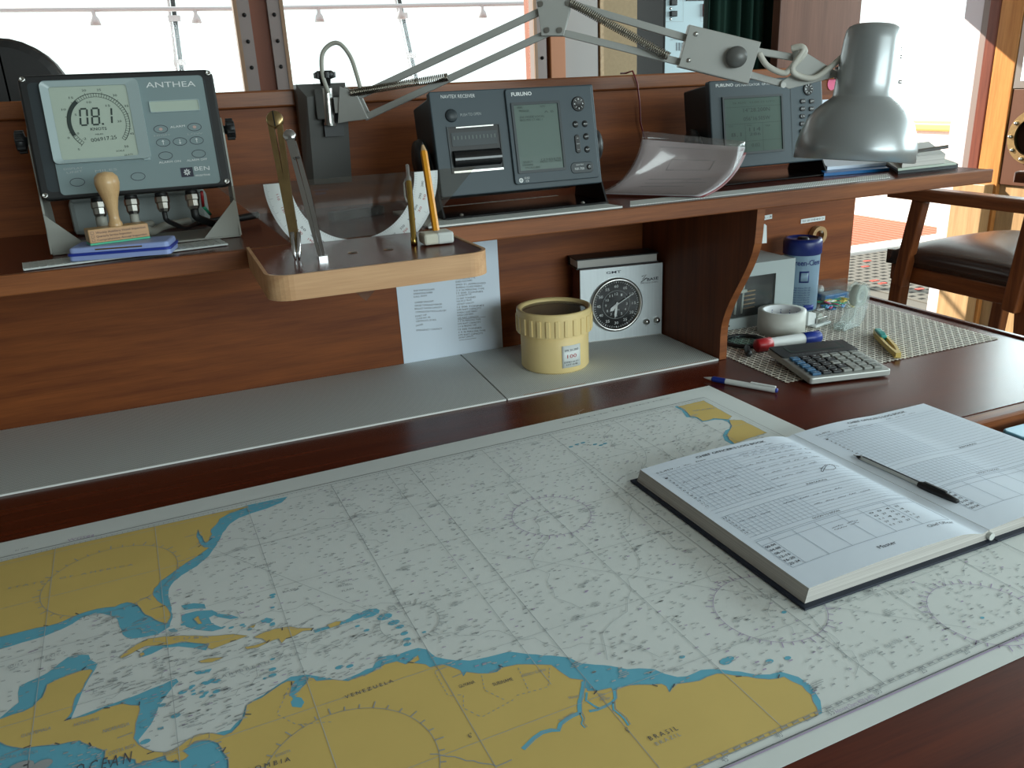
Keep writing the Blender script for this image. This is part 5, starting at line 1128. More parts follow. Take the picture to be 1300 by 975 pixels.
for x in (xl, xr):
    P = [(pk.y-.07, zb), (pk.y+.045, zb), (pk.y+.02, pk.z), (pk.y, pk.z+.02), (pk.y-.02, pk.z)]; n = len(P); vs = [(x-.0015, *p) for p in P]+[(x+.0015, *p) for p in P]
    b.add(vs, [tuple(range(n)), tuple(range(n, 2*n))[::-1]]+[(i, n+i, n+(i+1) % n, (i+1) % n) for i in range(n)], 'black', M=IM)
b.build('bracket', t, 'black mounting bracket')

# ================================================================== documents on the shelf
def doc(dz, shrink=0, dx=0):
    g_ = []
    F0, F1 = at_z(752, 246, SZ+.002+dz), at_z(890, 250, SZ+.002+dz)
    F0.y = max(F0.y, 1.155); F1.y = max(F1.y, 1.15)
    T0, T1 = at_y(816, 168, 1.272), at_y(946, 181, 1.258)
    for i in range(13):
        s = i/12; row = []
        for j in range(15):
            w = j/14; a = w*PI/2*.93
            f = F0.lerp(F1, s); tp = T0.lerp(T1, s); e = math.sin(a)/math.sin(PI/2*.93); z = (1-math.cos(a))/(1-math.cos(PI/2*.93))
            p = Vector((f.x+(tp.x-f.x)*e, f.y+(tp.y-f.y)*e, f.z+(tp.z-f.z)*z)); row.append(p)
        g_.append(row)
    return g_
G = doc(.003)
t = thing('document_wallet', Matrix.Identity(4), 'curled papers in a clear sleeve on a dark red folder, on the shelf', 'documents')
def off(G, dv): return [[p+Vector(dv) for p in r] for r in G]
b = MB(); b.sheet([r[:13] for r in off(G, (.012, .006, -.0022))], 'maroon', .0018); b.build('folder', t, 'dark red folder')
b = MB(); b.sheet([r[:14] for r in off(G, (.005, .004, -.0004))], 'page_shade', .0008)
for (i0, j0), (i1, j1) in (((4, 8), (9, 8)), ((4, 10), (9, 10)), ((4, 8), (4, 10)), ((9, 8), (9, 10)), ((2, 12), (8, 12)), ((3, 5), (10, 5)), ((3, 4), (8, 4)), ((3, 6), (9, 6))):
    n = Vector((0, -.4, .6))*.0014; st = max(abs(i1-i0), abs(j1-j0))
    pp = [G[i0+(i1-i0)*k//st][j0+(j1-j0)*k//st]+Vector((.005, .004, -.0004))+n for k in range(st+1)]; b.tube(pp, .0005, 'chart_grey', 4)
b.build('paper', t, 'printed papers'); 
b = MB(); b.sheet(off(G, (0, 0, .002)), 'sleeve', .0006); b.build('sleeve', t, 'clear plastic sleeve')
# blue booklet under the documents
def slab(nm, pts_px, z, th, m, lab, cat, edge=None, bev=.001):
    P = [at_z(x, y, z) for x, y in pts_px]; o = P[0]; b = MB()
    b.prism([(p.x-o.x, p.y-o.y) for p in P], 0, th, m, side=edge or m, bev=bev); return tag(place(b.build(nm), Matrix.Translation((o.x, o.y, z))), lab, cat)
# booklets at the right end of the shelf
slab('blue_booklet', [(1046, 224), (1129, 217), (1100, 203), (1030, 210)], SZ+.0006, .006, 'bright_blue', 'blue booklet lying on the shelf under the lamp shade', 'booklet')
slab('white_notebook', [(1050, 216), (1125, 210), (1098, 199), (1035, 204)], SZ+.0070, .006, 'page', 'white notebook lying on the blue booklet under the lamp', 'notebook')
slab('dark_folder', [(1140, 221), (1216, 213), (1180, 199), (1118, 205)], SZ+.0006, .008, 'slate_dark', 'thin dark folder at the right end of the shelf', 'folder')
slab('pale_pamphlet', [(1140, 217), (1214, 209), (1180, 197), (1118, 203)], SZ+.0090, .004, 'lcd_green', 'pale green pamphlet on the dark folder beside the lamp', 'pamphlet')
slab('paperback_book', [(1145, 213), (1199, 207), (1178, 190), (1130, 196)], SZ+.0134, .018, 'offwhite', 'thick off-white paperback on the pale pamphlet at the shelf end', 'book', 'page_edge')
a = at_z(1130, 197, SZ+.033); c = at_z(1204, 186, SZ+.048)
b = MB(); b.cyl(a, c, .0035, 'steel', n=10); tag(b.build('steel_pen'), 'grey pen resting on the off-white paperback', 'pen')
slab('white_card', [(800, 262), (1130, 226), (1125, 222), (800, 256)], SZ+.0004, .0012, 'mat_white', 'narrow white strip along the shelf edge before the navigator', 'strip', bev=0)

# ================================================================== lamp
lp = at_y(428, 130, 1.425); head = at_d(1085, 130, 1.27)
yaw = math.atan2(head.y-lp.y, head.x-lp.x)
LMx = up_frame(Vector((lp.x, lp.y, lp.z)), yaw); q = Tr(LMx)
ILM = LMx.inverted()
t = thing('desk_lamp', LMx, 'grey jointed arm lamp with bell shade reaching over the shelf', 'lamp')
def P3(x, y, w=0): u, v = q(x, y); return Vector((u, v, w))
# wall bracket in world, converted
BA = [at_y(376, 108, BY-.0135), at_y(440, 106, BY-.0135)]
WM = up_frame(at_y(384, 224, BY-.0135)); qb = Tr(WM, 290, 0, .33846); TB = ILM @ WM
b = MB(); o_ = [qb(275, 690), qb(450, 690), qb(440, 320), qb(258, 318)]
u0 = (o_[0][0]+o_[3][0])/2; u1 = (o_[1][0]+o_[2][0])/2; v0 = (o_[0][1]+o_[1][1])/2; v1 = o_[3][1]
uf0, uf1 = u0+.012, u1-.004
vs = [(u0, v0, 0), (u1, v0, 0), (u1, v1, 0), (u0, v1, 0), (uf0, v0+.002, .018), (uf1, v0+.002, .018), (uf1, v1-.02, .05), (uf0, v1-.02, .05), (u1, v1, .03), (u0, v1, .03)]
b.add(vs, [(3, 2, 1, 0), (4, 5, 6, 7), (0, 1, 5, 4), (1, 2, 8, 6, 5), (3, 0, 4, 7, 9), (7, 6, 8, 9), (9, 8, 2, 3)], 'lamp_dark', False, TB)
sl0 = qb(345, 510); sl1 = qb(400, 380); b.box((sl0[0], sl0[1], .034), (sl1[0], sl1[1], .0475), 'black', 0, TB)
b.text('ASC', qb(350, 632), qb(400, 628), .004, .0215, 'dim_print', TB); b.text('INDUSTRIES AB SWEDEN', qb(330, 645), qb(430, 638), .003, .0215, 'dim_print', TB); b.build('wall_bracket', t, 'dark grey wall bracket with a slot')
# pivot column, knob
c0 = P3(419, 156); c1 = P3(415, 108)
b = MB(); b.box((-.022, -.026, -.006), (-.004, .022, .006), 'lamp_dark', .002, Matrix.Translation(P3(418, 130))); b.cyl(P3(419, 158), P3(415, 112), .0085, 'steel', n=20); b.cyl(P3(419, 159), P3(419, 156), .010, 'steel', n=16); b.build('pivot_column', t, 'steel pivot column')
b = MB(); kp = P3(413, 104); F = axis_frame(kp, (0, 1, 0)); b.lathe([(1e-5, -.006), (.008, -.006), (.009, .004), (.016, .006), (.016, .014), (.012, .017), (1e-5, .017)], 'black', F, 20)
for i in range(6): a = 2*PI*i/6; b.cyl((.0145*math.cos(a), .0145*math.sin(a), .006), (.0145*math.cos(a), .0145*math.sin(a), .0145), .004, 'black', M=F, n=8)
b.build('clamp_knob', t, 'black clamp knob')
def plate(pts, w0, w1, m, nm, lab=None, bev=.001):
    b = MB(); b.prism([q(*p) for p in pts], w0, w1, m, bev=bev); return b
b = plate([(434, 110), (455, 118), (470, 150), (462, 152), (444, 154), (432, 156)], -.014, -.010, 'lamp_grey', '')
b.prism([q(*p) for p in [(434, 110), (455, 118), (470, 150), (462, 152), (444, 154), (432, 156)]], .010, .014, 'lamp_grey', bev=.001); b.box((*[x-.012 for x in q(436, 133)], -.011), (*[x+.012 for x in q(436, 133)], .011), 'lamp_grey'); b.build('lower_yoke', t, 'grey steel yoke plate')
def bar(a, c, wpx, w0, w1, nm='arm_bar'):
    A, D = Vector(q(*a)), Vector(q(*c)); d_ = (D-A).normalized(); n_ = Vector((-d_.y, d_.x))*wpx/2; b = MB()
    b.prism([tuple(A-n_), tuple(D-n_), tuple(D+n_), tuple(A+n_)], w0, w1, 'lamp_grey', bev=.001); b.build(nm, t)
bar((455, 122), (700, 8), .0105, -.005, .005); bar((464, 149), (704, 38), .0105, -.005, .005)
bar((727, 6), (884, 52), .0105, -.005, .005); bar((716, 42), (868, 80), .0105, -.005, .005)
bar((955, 64), (1014, 74), .010, -.005, .005); bar((948, 94), (992, 106), .010, -.005, .005)
def spring(a, c, r, n, w):
    A, D = P3(*a, w), P3(*c, w); F = axis_frame(A, D-A); L = (D-A).length; b = MB()
    pts = [F @ Vector((r*math.cos(2*PI*i/8), r*math.sin(2*PI*i/8), L*i/(8*n))) for i in range(8*n+1)]
    b.tube(pts, .0010, 'spring_steel', 5); b.cyl(A, A.lerp(D, .03), r, 'steel', n=10); b.cyl(A.lerp(D, .97), D, r, 'steel', n=10); b.build('spring', t, 'coiled steel spring')
spring((448, 118), (570, 98), .0056, 52, .013); spring((724, 4), (848, 72), .0056, 54, .013)
b = MB(); 
for w in (-.013, .009): b.prism([q(*p) for p in [(681, -4), (728, -4), (716, 46), (688, 46)]], w, w+.004, 'lamp_grey', bev=.001)
for p in ((687, 6), (695, 39), (711, 39), (722, 5)): b.cyl(P3(*p, -.0135), P3(*p, .0155), .0042, 'steel', n=12)
b.build('middle_joint', t, 'grey joint plates with steel bolts')
# control box
b = MB(); b.prism([q(*p) for p in [(874, 32), (964, 54), (948, 107), (860, 85)]], -.016, .016, 'lamp_grey', bev=.002)
for p in ((882, 44), (873, 77)): b.lathe([(1e-5, .002), (.003, .0015), (.0036, 0)], 'steel', Matrix.Translation(P3(*p, .016)), 12)
b.build('control_box', t, 'grey metal joint box')
b = MB(); b.lathe([(1e-5, .016), (.008, .016), (.012, .012), (.0155, .010), (.0155, .002), (.012, 0)], 'lamp_dark', Matrix.Translation(P3(932, 73, .016)), 28)
b.build('dial_knob', t, 'round dark grey knob')
# head bracket
b = MB(); hb = [(1004, 62), (1020, 66), (1046, 82), (1062, 92), (1058, 98), (1040, 103), (1000, 113), (990, 108), (990, 104), (1008, 92)]
b.prism([q(*p) for p in hb], .006, .009, 'lamp_grey', bev=.0008)
for p in ((1013, 74), (993, 108)): b.cyl(P3(*p, -.006), P3(*p, .0105), .0042, 'steel', n=12)
b.build('head_bracket', t, 'grey steel head bracket')
# shade
dS = (LMx @ P3(1085, 130)-EYE).dot(CF)
bot_p = at_d(1083, 204, dS); top_p = at_y(1111, 30, bot_p.y+.004)
W2L = ILM
ax = top_p-bot_p; Ls = ax.length; SF = W2L @ axis_frame(bot_p, ax, CR); k = dS/FPX
prof = [(70.5, 0), (72.5, 1), (72.3, 18), (69, 34), (63, 52), (54, 66), (44, 76), (37.5, 81), (36, 84), (35.5, 100), (34.5, 125), (33, 155), (31.6, 166), (29, 171), (24, 174), (1e-3, 176)]
sc = Ls/176
b = MB(); b.lathe([(r*k, z*sc) for r, z in prof], 'shade_silver', SF, 64); b.lathe([(r*k*.97, z*sc) for r, z in prof[1:9]][::-1] + [(70.5*k, 0)], 'white_plastic', SF, 64); b.build('lamp_shade', t, 'silver grey bell shade with cylindrical top')
b = MB(); b.lathe([(1e-5, 60*sc), (20*k, 55*sc), (26*k, 40*sc), (20*k, 24*sc), (1e-5, 18*sc)], 'offwhite', SF, 24); b.lathe([(12*k, 60*sc), (12*k, 90*sc)], 'white_plastic', SF, 16); b.build('bulb', t, 'white bulb inside the shade')
p0 = ILM @ at_d(1072, 92, dS-.0); b = MB(); b.box((-.014, -.009, -.006), (.012, .009, .008), 'black', .002, Matrix.Translation(p0)); b.cyl(P3(1050, 93, .006), p0, .005, 'steel', n=12); b.build('shade_clip', t, 'black shade clip')
b = MB(); 
for y in (104, 72, 62): pp = ILM @ at_d(1141, y, dS+.004); b.cyl(pp, pp+Vector((.004, 0, 0)), .0025, 'steel', n=10)
b.build('shade_screw', t)
def curve3(pts, r, m, nm, lab, n=8):
    P = [Vector(p) for p in pts]; out = []
    for i in range(len(P)-1):
        p0, p1, p2, p3 = P[max(i-1, 0)], P[i], P[i+1], P[min(i+2, len(P)-1)]
        for j in range(n):
            s = j/n; out.append(.5*((2*p1)+(p2-p0)*s+(2*p0-5*p1+4*p2-p3)*s*s+(3*p1-p0-3*p2+p3)*s**3))
    out.append(P[-1]); b = MB(); b.tube(out, r, m, 10); return b.build(nm, t, lab)
curve3([P3(420, 118, .012), P3(413, 95, .014), P3(412, 70, .012), P3(421, 57, .008), P3(433, 56, .006), P3(446, 72, .006), P3(455, 95, .01), P3(460, 112, .012)], .0034, 'cable_grey', 'power_cable', 'pale grey looped cable at the base')
curve3([P3(962, 68, .012), P3(972, 84, .016), P3(992, 93, .018), P3(1003, 84, .02), P3(1017, 68, .022), P3(1014, 60, .018), P3(1002, 62, .014)], .0044, 'cable_white', 'head_cable', 'thick white cable loop')
curve3([P3(1003, 62, .014), P3(1016, 63, .022), P3(1002, 86, .022), P3(1010, 96, .018), P3(1030, 99, .018), P3(1050, 86, .016), P3(1068, 72, .006)], .0044, 'cable_white', 'head_cable', 'thick white cable to the shade')
# ================================================================== right of the divider
# woven net mat
nx0, nx1, ny0, ny1 = .938, 1.445, 1.064, 1.496
b = MB(); M = flat_frame(Vector((nx0, ny0, TZ+.0005))); pi = .0092; nx = int((nx1-nx0)/pi); nyy = int((ny1-ny0)/pi)
def xl_(y): return .0 + max(0, .0)      # left edge
for i in range(nx+1):
    for j in range(nyy+1):
        h = .0013 if (i+j) % 2 else .0005; x = i*pi; y = j*pi
        vs = [(x-.0021, y-pi/2, .0007), (x+.0021, y-pi/2, .0007), (x+.0021, y-.0021, h), (x-.0021, y-.0021, h), (x+.0021, y+.0021, h), (x-.0021, y+.0021, h), (x+.0021, y+pi/2, .0007), (x-.0021, y+pi/2, .0007)]
        b.add(vs, [(0, 1, 2, 3), (3, 2, 4, 5), (5, 4, 6, 7)], 'net')
        h = .0018-h; vs = [(x-pi/2, y-.0021, .0007), (x-pi/2, y+.0021, .0007), (x-.0021, y+.0021, h), (x-.0021, y-.0021, h), (x+.0021, y+.0021, h), (x+.0021, y-.0021, h), (x+pi/2, y+.0021, .0007), (x+pi/2, y-.0021, .0007)]
        b.add(vs, [(1, 0, 3, 2), (2, 3, 5, 4), (4, 5, 7, 6)], 'net')
tag(place(b.build('woven_mat'), M), 'cream open-weave non-slip mat on the right end of the table', 'mat')
NZ = TZ+.0022
# pencil sharpener
a = at_z(905, 424, NZ); c = at_z(1003, 412, NZ); cF = at_z(1003, 409, NZ); 
M = up_frame(Vector((.930, cF.y+.020, NZ)), math.radians(-2)); g = Tr(M, 900, 290, .20505)
W = hit(1004, 415, M)[0]; H = hit(1006, 328, M)[1]
t = thing('pencil_sharpener', M, 'grey desk pencil sharpener with dark see-through window beside the divider', 'pencil sharpener')
bw, bv0, bv1, bu0, bu1 = 0, 0, H, 0.0, W
wu0, wv0 = g(200, 300)[0], g(250, 545)[1]; wu1, wv1 = g(415, 300)[0], g(350, 285)[1]
wu0 = max(.006, g(120, 300)[0])
b = MB(); dp = .11
for (x0, y0, x1, y1) in ((0, 0, W, wv0), (0, wv1, W, H), (wu1, wv0, W, wv1), (0, wv0, wu0, wv1)): b.box((x0, y0, -.006), (x1, y1, 0), 'grey_box')
b.prism(rrect(0, 0, W, H, .008), -dp, -.04, 'grey_box'); b.box((0, 0, -.04), (.003, H, -.006), 'grey_box'); b.box((W-.003, 0, -.04), (W, H, -.006), 'grey_box'); b.box((0, H-.004, -.04), (W, H, -.006), 'grey_box'); b.box((0, 0, -.04), (W, .004, -.006), 'grey_box')
b.face([(.003, .004), (W-.003, .004), (W-.003, H-.004), (.003, H-.004)], -.0395, 'black'); b.box((W*.3, .008, 0), (W*.42, .011, .0006), 'black'); b.build('body', t)
b = MB(); b.box((wu0, wv0, -.005), (wu1, wv1, -.0035), 'milky' if False else 'acrylic'); b.build('window', t, 'clear window')
b = MB(); 
for x in (.34, .42, .52, .58): b.tube([(W*x, wv0+.002, -.022), (W*(x+.02), wv1-.012, -.024)], .0022, 'milky', 6)
b.box((W*.2, wv0+(wv1-wv0)*.55, -.025), (W*.62, wv0+(wv1-wv0)*.62, -.02), 'milky')
for i in range(5): b.tube([(W*.60, wv0+.012+i*.009, -.022), (W*.70, wv0+.013+i*.009, -.022)], .0013, 'brown_tape', 6)
b.lathe([(1e-5, 0), (.008, 0), (.008, .03), (1e-5, .03)], 'steel', Matrix.Translation((W*.5, wv1-.02, -.036)), 14); b.build('cutter', t, 'clear cutter parts behind the window')
b = MB(); u, v = g(310, 90); b.prism([g(290, 120), g(440, 110), g(440, 0), (g(440, 0)[0]-.004, g(345, 0)[1]), g(345, 2), g(335, 60), g(300, 75)], -.05, -.044, 'white_plastic')
for x, y, r in ((390, 88, .0055), (312, 88, .0045)): c_ = g(x, y); b.lathe([(1e-5, .004), (r, .004), (r*1.3, .001), (r*1.3, 0)], 'offwhite', Matrix.Translation((*c_, -.044)), 18); b.lathe([(1e-5, .0043), (r*.5, .0043)], 'black', Matrix.Translation((*c_, -.044)), 12)
b.build('feed_plate', t, 'white feed plate on the top')
# wipes canister
c = at_z(1004, 393, NZ); dC = (at_z(1015, 378, NZ)-EYE).dot(CF); k = dC/FPX
c = at_z(1013, 391, NZ); c.z = NZ; dC = (c-EYE).dot(CF); k = dC/FPX; R = 21.8*k
Hc = (at_d(1014, 302, dC)-at_d(1013, 391, dC)).length
t = thing('wipes_canister', Matrix.Translation(c), 'tall blue-grey screen wipes canister with dark blue lid by the sharpener', 'canister')
b = MB(); b.lathe([(1e-5, 0), (R*.97, 0), (R, .003), (R, Hc*.80)], 'canister_blue', n=48)
aa = math.atan2(-c.y, -c.x); rr_ = R+.0006
curved_text(b, 'Screen-Clene', aa+.30, .95, Hc*.66, .012, 'lid_navy', rr_)
for i in range(9): curved_text(b, rnd.choice(['Cleaning wipes for all', 'screens and filters', 'removes dust and dirt', 'anti static formula use', 'nettoyant ecran 100 wipes']), aa-.02, .62, Hc*(.34-.034*i), .0028, 'lid_navy', rr_)
def crect(a0, a1, z0, z1, m, rad): b.sheet([[(rad*math.cos(a0+(a1-a0)*i/8), rad*math.sin(a0+(a1-a0)*i/8), z) for z in (z0, z1)] for i in range(9)], m, .0003)
crect(aa-.05, aa+.48, Hc*.42, Hc*.58, 'lid_navy', R+.0004); crect(aa+.02, aa+.42, Hc*.44, Hc*.56, 'canister_blue', R+.0008); crect(aa+.3, aa+.95, .004, Hc*.10, 'blue_plastic', R+.0004)
b.build('body', t)
b = MB(); b.lathe([(R*1.0, Hc*.79), (R*1.06, Hc*.80), (R*1.06, Hc*.96), (R*1.0, Hc), (R*.85, Hc*1.01), (R*.8, Hc*.985), (1e-5, Hc*.985)], 'lid_navy', n=48); b.lathe([(1e-5, Hc*1.01), (R*.28, Hc*1.01), (R*.34, Hc*.985)], 'black', n=20); b.build('lid', t, 'dark blue lid')
# brown tape ring on the panel
cR = at_y(1041, 299, BY-.016); M = up_frame(cR); b = MB(); b.ring(ell(0, 0, .021, .021, 36), ell(0, 0, .012, .012, 36), -.014, .0, 'brown_tape'); b.cyl((0, .009, -.0155), (0, .009, .006), .003, 'steel', n=10); tag(place(b.build('brown_tape_roll'), M), 'small brown tape roll hanging on the panel behind the canister', 'tape roll')
# packing tape roll
cT = at_z(1003, 424, NZ); kT = (cT-EYE).dot(CF)/FPX; RT = 29.5*kT; TH = .030
cT = at_z(1003, 427, NZ); cT.y += RT*.80; cT.x += .008; cT.z = NZ; 
t = thing('packing_tape_roll', Matrix.Translation(cT), 'wide roll of clear packing tape lying flat in front of the sharpener', 'tape roll')
hT = 27*kT/.93
b = MB(); b.lathe([(RT*.80, 0), (RT, 0), (RT, hT), (RT*.80, hT)], 'tape_roll', n=56); b.build('tape', t, 'translucent greyish tape')
b = MB(); b.lathe([(RT*.80, hT), (RT*.795, hT*1.0), (RT*.74, hT), (RT*.74, 0), (RT*.80, 0)], 'tape_core', n=56)
for i in range(12):
    a = 2*PI*i/12+.2
    for z in (.3, .72):
        p = Vector((RT*.738*math.cos(a+z), RT*.738*math.sin(a+z), hT*z)); b.tube([p+Vector((0, 0, -.004)), p+Vector((-.002*math.sin(a), .002*math.cos(a), .001)), p+Vector((0, 0, .004))], .0011, 'blue_plastic', 5)
b.build('core', t, 'white cardboard core with blue print')
# white tape cutter behind it
a = at_z(1004, 410, NZ); c = at_z(1052, 423, NZ)
M = flat_frame(Vector((at_z(1036, 417, NZ).x, at_z(1036, 417, NZ).y, NZ)), .25)
t = thing('tape_cutter', M, 'small white plastic tape cutter behind the packing tape roll', 'tape cutter')
b = MB(); b.box((0, 0, 0), (.055, .032, .006), 'white_plastic', .002); b.prism([(.0, .006), (.03, .006), (.026, .028), (.0, .036)], .0, .022, 'white_plastic', Matrix(((1, 0, 0, -.012), (0, 0, 1, .012), (0, 1, 0, 0), (0, 0, 0, 1))), bev=.002); b.build('body', t)
b = MB(); b.box((.012, .005, .006), (.045, .009, .018), 'steel', .001); b.build('blade', t, 'steel blade'); b = MB(); b.cyl((.03, .012, .016), (.03, .028, .016), .009, 'milky', n=18); b.build('roller', t, 'clear roller')
# magnifying glass
cm = at_z(928, 438, NZ+.004); kM = (cm-EYE).dot(CF)/FPX
lens_c = at_z(945, 433, NZ+.004); hd0 = at_z(946, 446, NZ+.004); hd1 = at_z(954, 464, NZ+.002)
M = Matrix.Translation((lens_c.x, lens_c.y, NZ+.0002)); RL = .036
t = thing('magnifying_glass', M, 'round black-rimmed magnifying glass lying at the foot of the divider', 'magnifying glass')
b = MB(); b.lathe([(RL, .000), (RL+.005, .001), (RL+.005, .007), (RL, .008), (RL-.001, .004), (RL, 0)], 'black', n=48); b.build('rim', t, 'black rim')
b = MB(); b.lathe([(1e-5, .0065), (RL*.5, .0060), (RL-.0005, .0042), (RL*.5, .0030), (1e-5, .0025)], 'lens_glass', n=40); b.build('lens', t, 'greenish glass lens')
d_ = (Vector((hd1.x, hd1.y, 0))-Vector((lens_c.x, lens_c.y, 0))).normalized(); b = MB(); b.tube([d_*(RL+.004)+Vector((0, 0, .005)), d_*(RL+.012)+Vector((0, 0, .006)), d_*(RL+.02)+Vector((0, 0, .0065)), d_*(RL+.055)+Vector((0, 0, .0065)), d_*(RL+.06)+Vector((0, 0, .0065))], [.003, .0035, .006, .0065, .004], 'black', 14); b.build('handle', t, 'short black handle')
# marker pen
a = at_z(960, 439, NZ+.0132); c = at_z(1040, 427, NZ+.0132); M = axis_frame(a, c-a); L = (c-a).length; R = .0122
t = thing('marker_pen', M, 'thick white marker pen with red cap lying above the calculator', 'marker')
b = MB(); b.lathe([(1e-5, 0), (R*.9, 0), (R*1.05, .002), (R*1.05, L*.22), (R*.95, L*.225)], 'red', n=28); b.build('cap', t, 'red cap')
b = MB(); b.lathe([(R*.92, L*.22), (R*.92, L*.74)], 'white_plastic', n=28)
for i in range(7):
    s = L*(.40+.04*i)
    for an in (1.2, 1.5, 1.8, 2.2): pass
b.build('barrel', t, 'white barrel'); 
b = MB(); b.lathe([(R*.935, L*.42), (R*.935, L*.68)], 'blue_plastic', n=28, a0=-2.6, a1=-.9); b.build('barrel_label', t, 'blue printed label')
b = MB(); b.lathe([(R*.95, L*.735), (R, L*.74), (R, L*.985), (R*.9, L), (1e-5, L)], 'blue_plastic', n=28); b.build('end_cap', t, 'blue end')
# tape dispenser with small roll
cD = at_z(1098, 415, NZ); M = flat_frame(Vector((at_z(1071, 421, NZ).x, at_z(1071, 421, NZ).y, NZ)), math.radians(16)) @ Matrix.Scale(1.22, 4); kD = (cD-EYE).dot(CF)/FPX
t = thing('tape_dispenser', M, 'clear plastic tape dispenser holding a small roll of tape on the mat', 'tape dispenser')
S = Matrix(((1, 0, 0, 0), (0, 0, -1, .019), (0, 1, 0, 0), (0, 0, 0, 1)))
prof = [(0, 0), (.052, 0), (.066, .012), (.070, .03), (.076, .05), (.070, .066), (.056, .074), (.040, .070), (.033, .056), (.034, .04), (.028, .022), (.014, .012), (0, .010)]
b = MB(); b.prism(prof, 0, .0022, 'acrylic_frost', S); b.prism(prof, .0168, .019, 'acrylic_frost', S); b.box((0, 0, 0), (.05, .019, .003), 'acrylic_frost', .001); b.box((0, 0, .008), (.004, .019, .012), 'acrylic_frost'); b.build('shell', t)
b = MB(); b.lathe([(.0095, .003), (.0185, .003), (.0185, .016), (.0095, .016), (.0095, .003)], 'milky', S @ Matrix.Translation((.054, .051, 0)), 32); b.build('tape', t, 'small translucent tape roll')
b = MB(); b.lathe([(.0085, .003), (.0094, .003), (.0094, .016), (.0085, .016), (.0085, .003)], 'offwhite', S @ Matrix.Translation((.054, .051, 0)), 24); b.build('core', t, 'white core')
# box cutter
a = at_z(1140, 452, NZ+.004); c = at_z(1112, 421, NZ+.004); M = flat_frame(Vector((a.x, a.y, NZ+.0002)), math.atan2(c.y-a.y, c.x-a.x)); L = (c-a).length
t = thing('box_cutter', M, 'yellow box cutter with green slider lying on the woven mat', 'cutter')
b = MB(); b.ring([(0, -.005), (L*.3, -.010), (L*.85, -.009), (L, -.003), (L, .005), (L*.8, .010), (L*.3, .008), (0, .004)], [(L*.12, -.002), (L*.3, -.0045), (L*.8, -.0045), (L*.9, -.002), (L*.9, .002), (L*.8, .0045), (L*.3, .0035), (L*.12, .001)], 0, .010, 'yellow'); b.box((.0, -.006, 0), (L*.95, .006, .0015), 'yellow'); b.build('body', t, 'yellow body')
b = MB(); b.box((L*.08, -.0042, .002), (L*.85, .0038, .004), 'steel'); b.build('blade', t, 'grey blade')
b = MB(); b.prism(rrect(L*.62, -.006, L*.95, .006, .003), .0041, .0135, 'teal', bev=.002)
for i in range(5): b.box((L*.68+i*.004, -.005, .0135), (L*.68+i*.004+.0015, .005, .0148), 'teal')
b.build('slider', t, 'green slider')
# calculator
P = [at_z(1028, 489, NZ), at_z(1131, 477, NZ), at_z(1073, 432, NZ+.0225), at_z(981, 440, NZ+.0225)]
x = (P[1]-P[0]); M = flat_frame(Vector((P[0].x, P[0].y, NZ)), math.atan2(x.y, x.x)); W = x.length; 
yv = M.inverted() @ P[3]; Lc = yv.y; W2 = (M.inverted() @ P[2]).x
tl = math.atan2(.009, Lc); M = M @ Matrix.Rotation(tl, 4, 'X') @ Matrix.Translation((0, 0, .002)); g = Tr(M @ Matrix.Translation((0, 0, .010)), 900, 290, .20505)
sh = yv.x
Msh = Matrix(((1, sh/Lc*.0, 0, 0), (0, 1, 0, 0), (0, 0, 1, 0), (0, 0, 0, 1)))
t = thing('calculator', M, 'silver desk calculator with black display panel on the table', 'calculator')
b = MB(); b.prism(rrect(0, 0, W, Lc, .006), 0, .010, 'calc_silver', bev=.002); b.prism(rrect(.002, .002, W-.002, Lc-.002, .006), -.0018, 0, 'black'); b.build('body', t, 'silver body')
b = MB(); b.prism(rrect(.001, Lc*.63, W-.001, Lc-.001, .005), .0101, .0125, 'calc_black', bev=.001); b.text('SOLAR POWERED TAX', (W*.12, Lc*.655), (W*.75, Lc*.655), .003, .0127, 'dim_print'); b.build('display_panel', t, 'black display panel')
b = MB(); b.prism(rrect(W*.16, Lc*.74, W*.88, Lc*.93, .003), .0126, .0130, 'lcd_ink'); b.prism(rrect(W*.20, Lc*.76, W*.84, Lc*.91, .002), .0131, .0132, 'calc_black'); b.build('screen', t)
b = MB(); rows = 5
for r_ in range(rows):
    v = Lc*(.06+.112*r_)
    for ci in range(7):
        u = W*(.06+.127*ci); m = 'calc_blue' if ci == 0 else 'calc_black' if ci in (1, 2) else ('calc_black' if ci == 3 and r_ % 2 else 'calc_key')
        if ci == 4 and r_ == 1: continue
        h = Lc*.20 if ci == 4 and r_ == 0 else Lc*.082
        b.box((u, v, .010), (u+W*.105, v+h, .0145), m, .0012)
        b.text(('%', 'M', '7', '8', '9', '+', 'C')[ci], (u+W*.035, v+h*.3), (u+W*.07, v+h*.3), .004, .0149, 'white_print' if m != 'calc_key' else 'ink')
b.build('keypad', t, 'black, blue and grey keys')
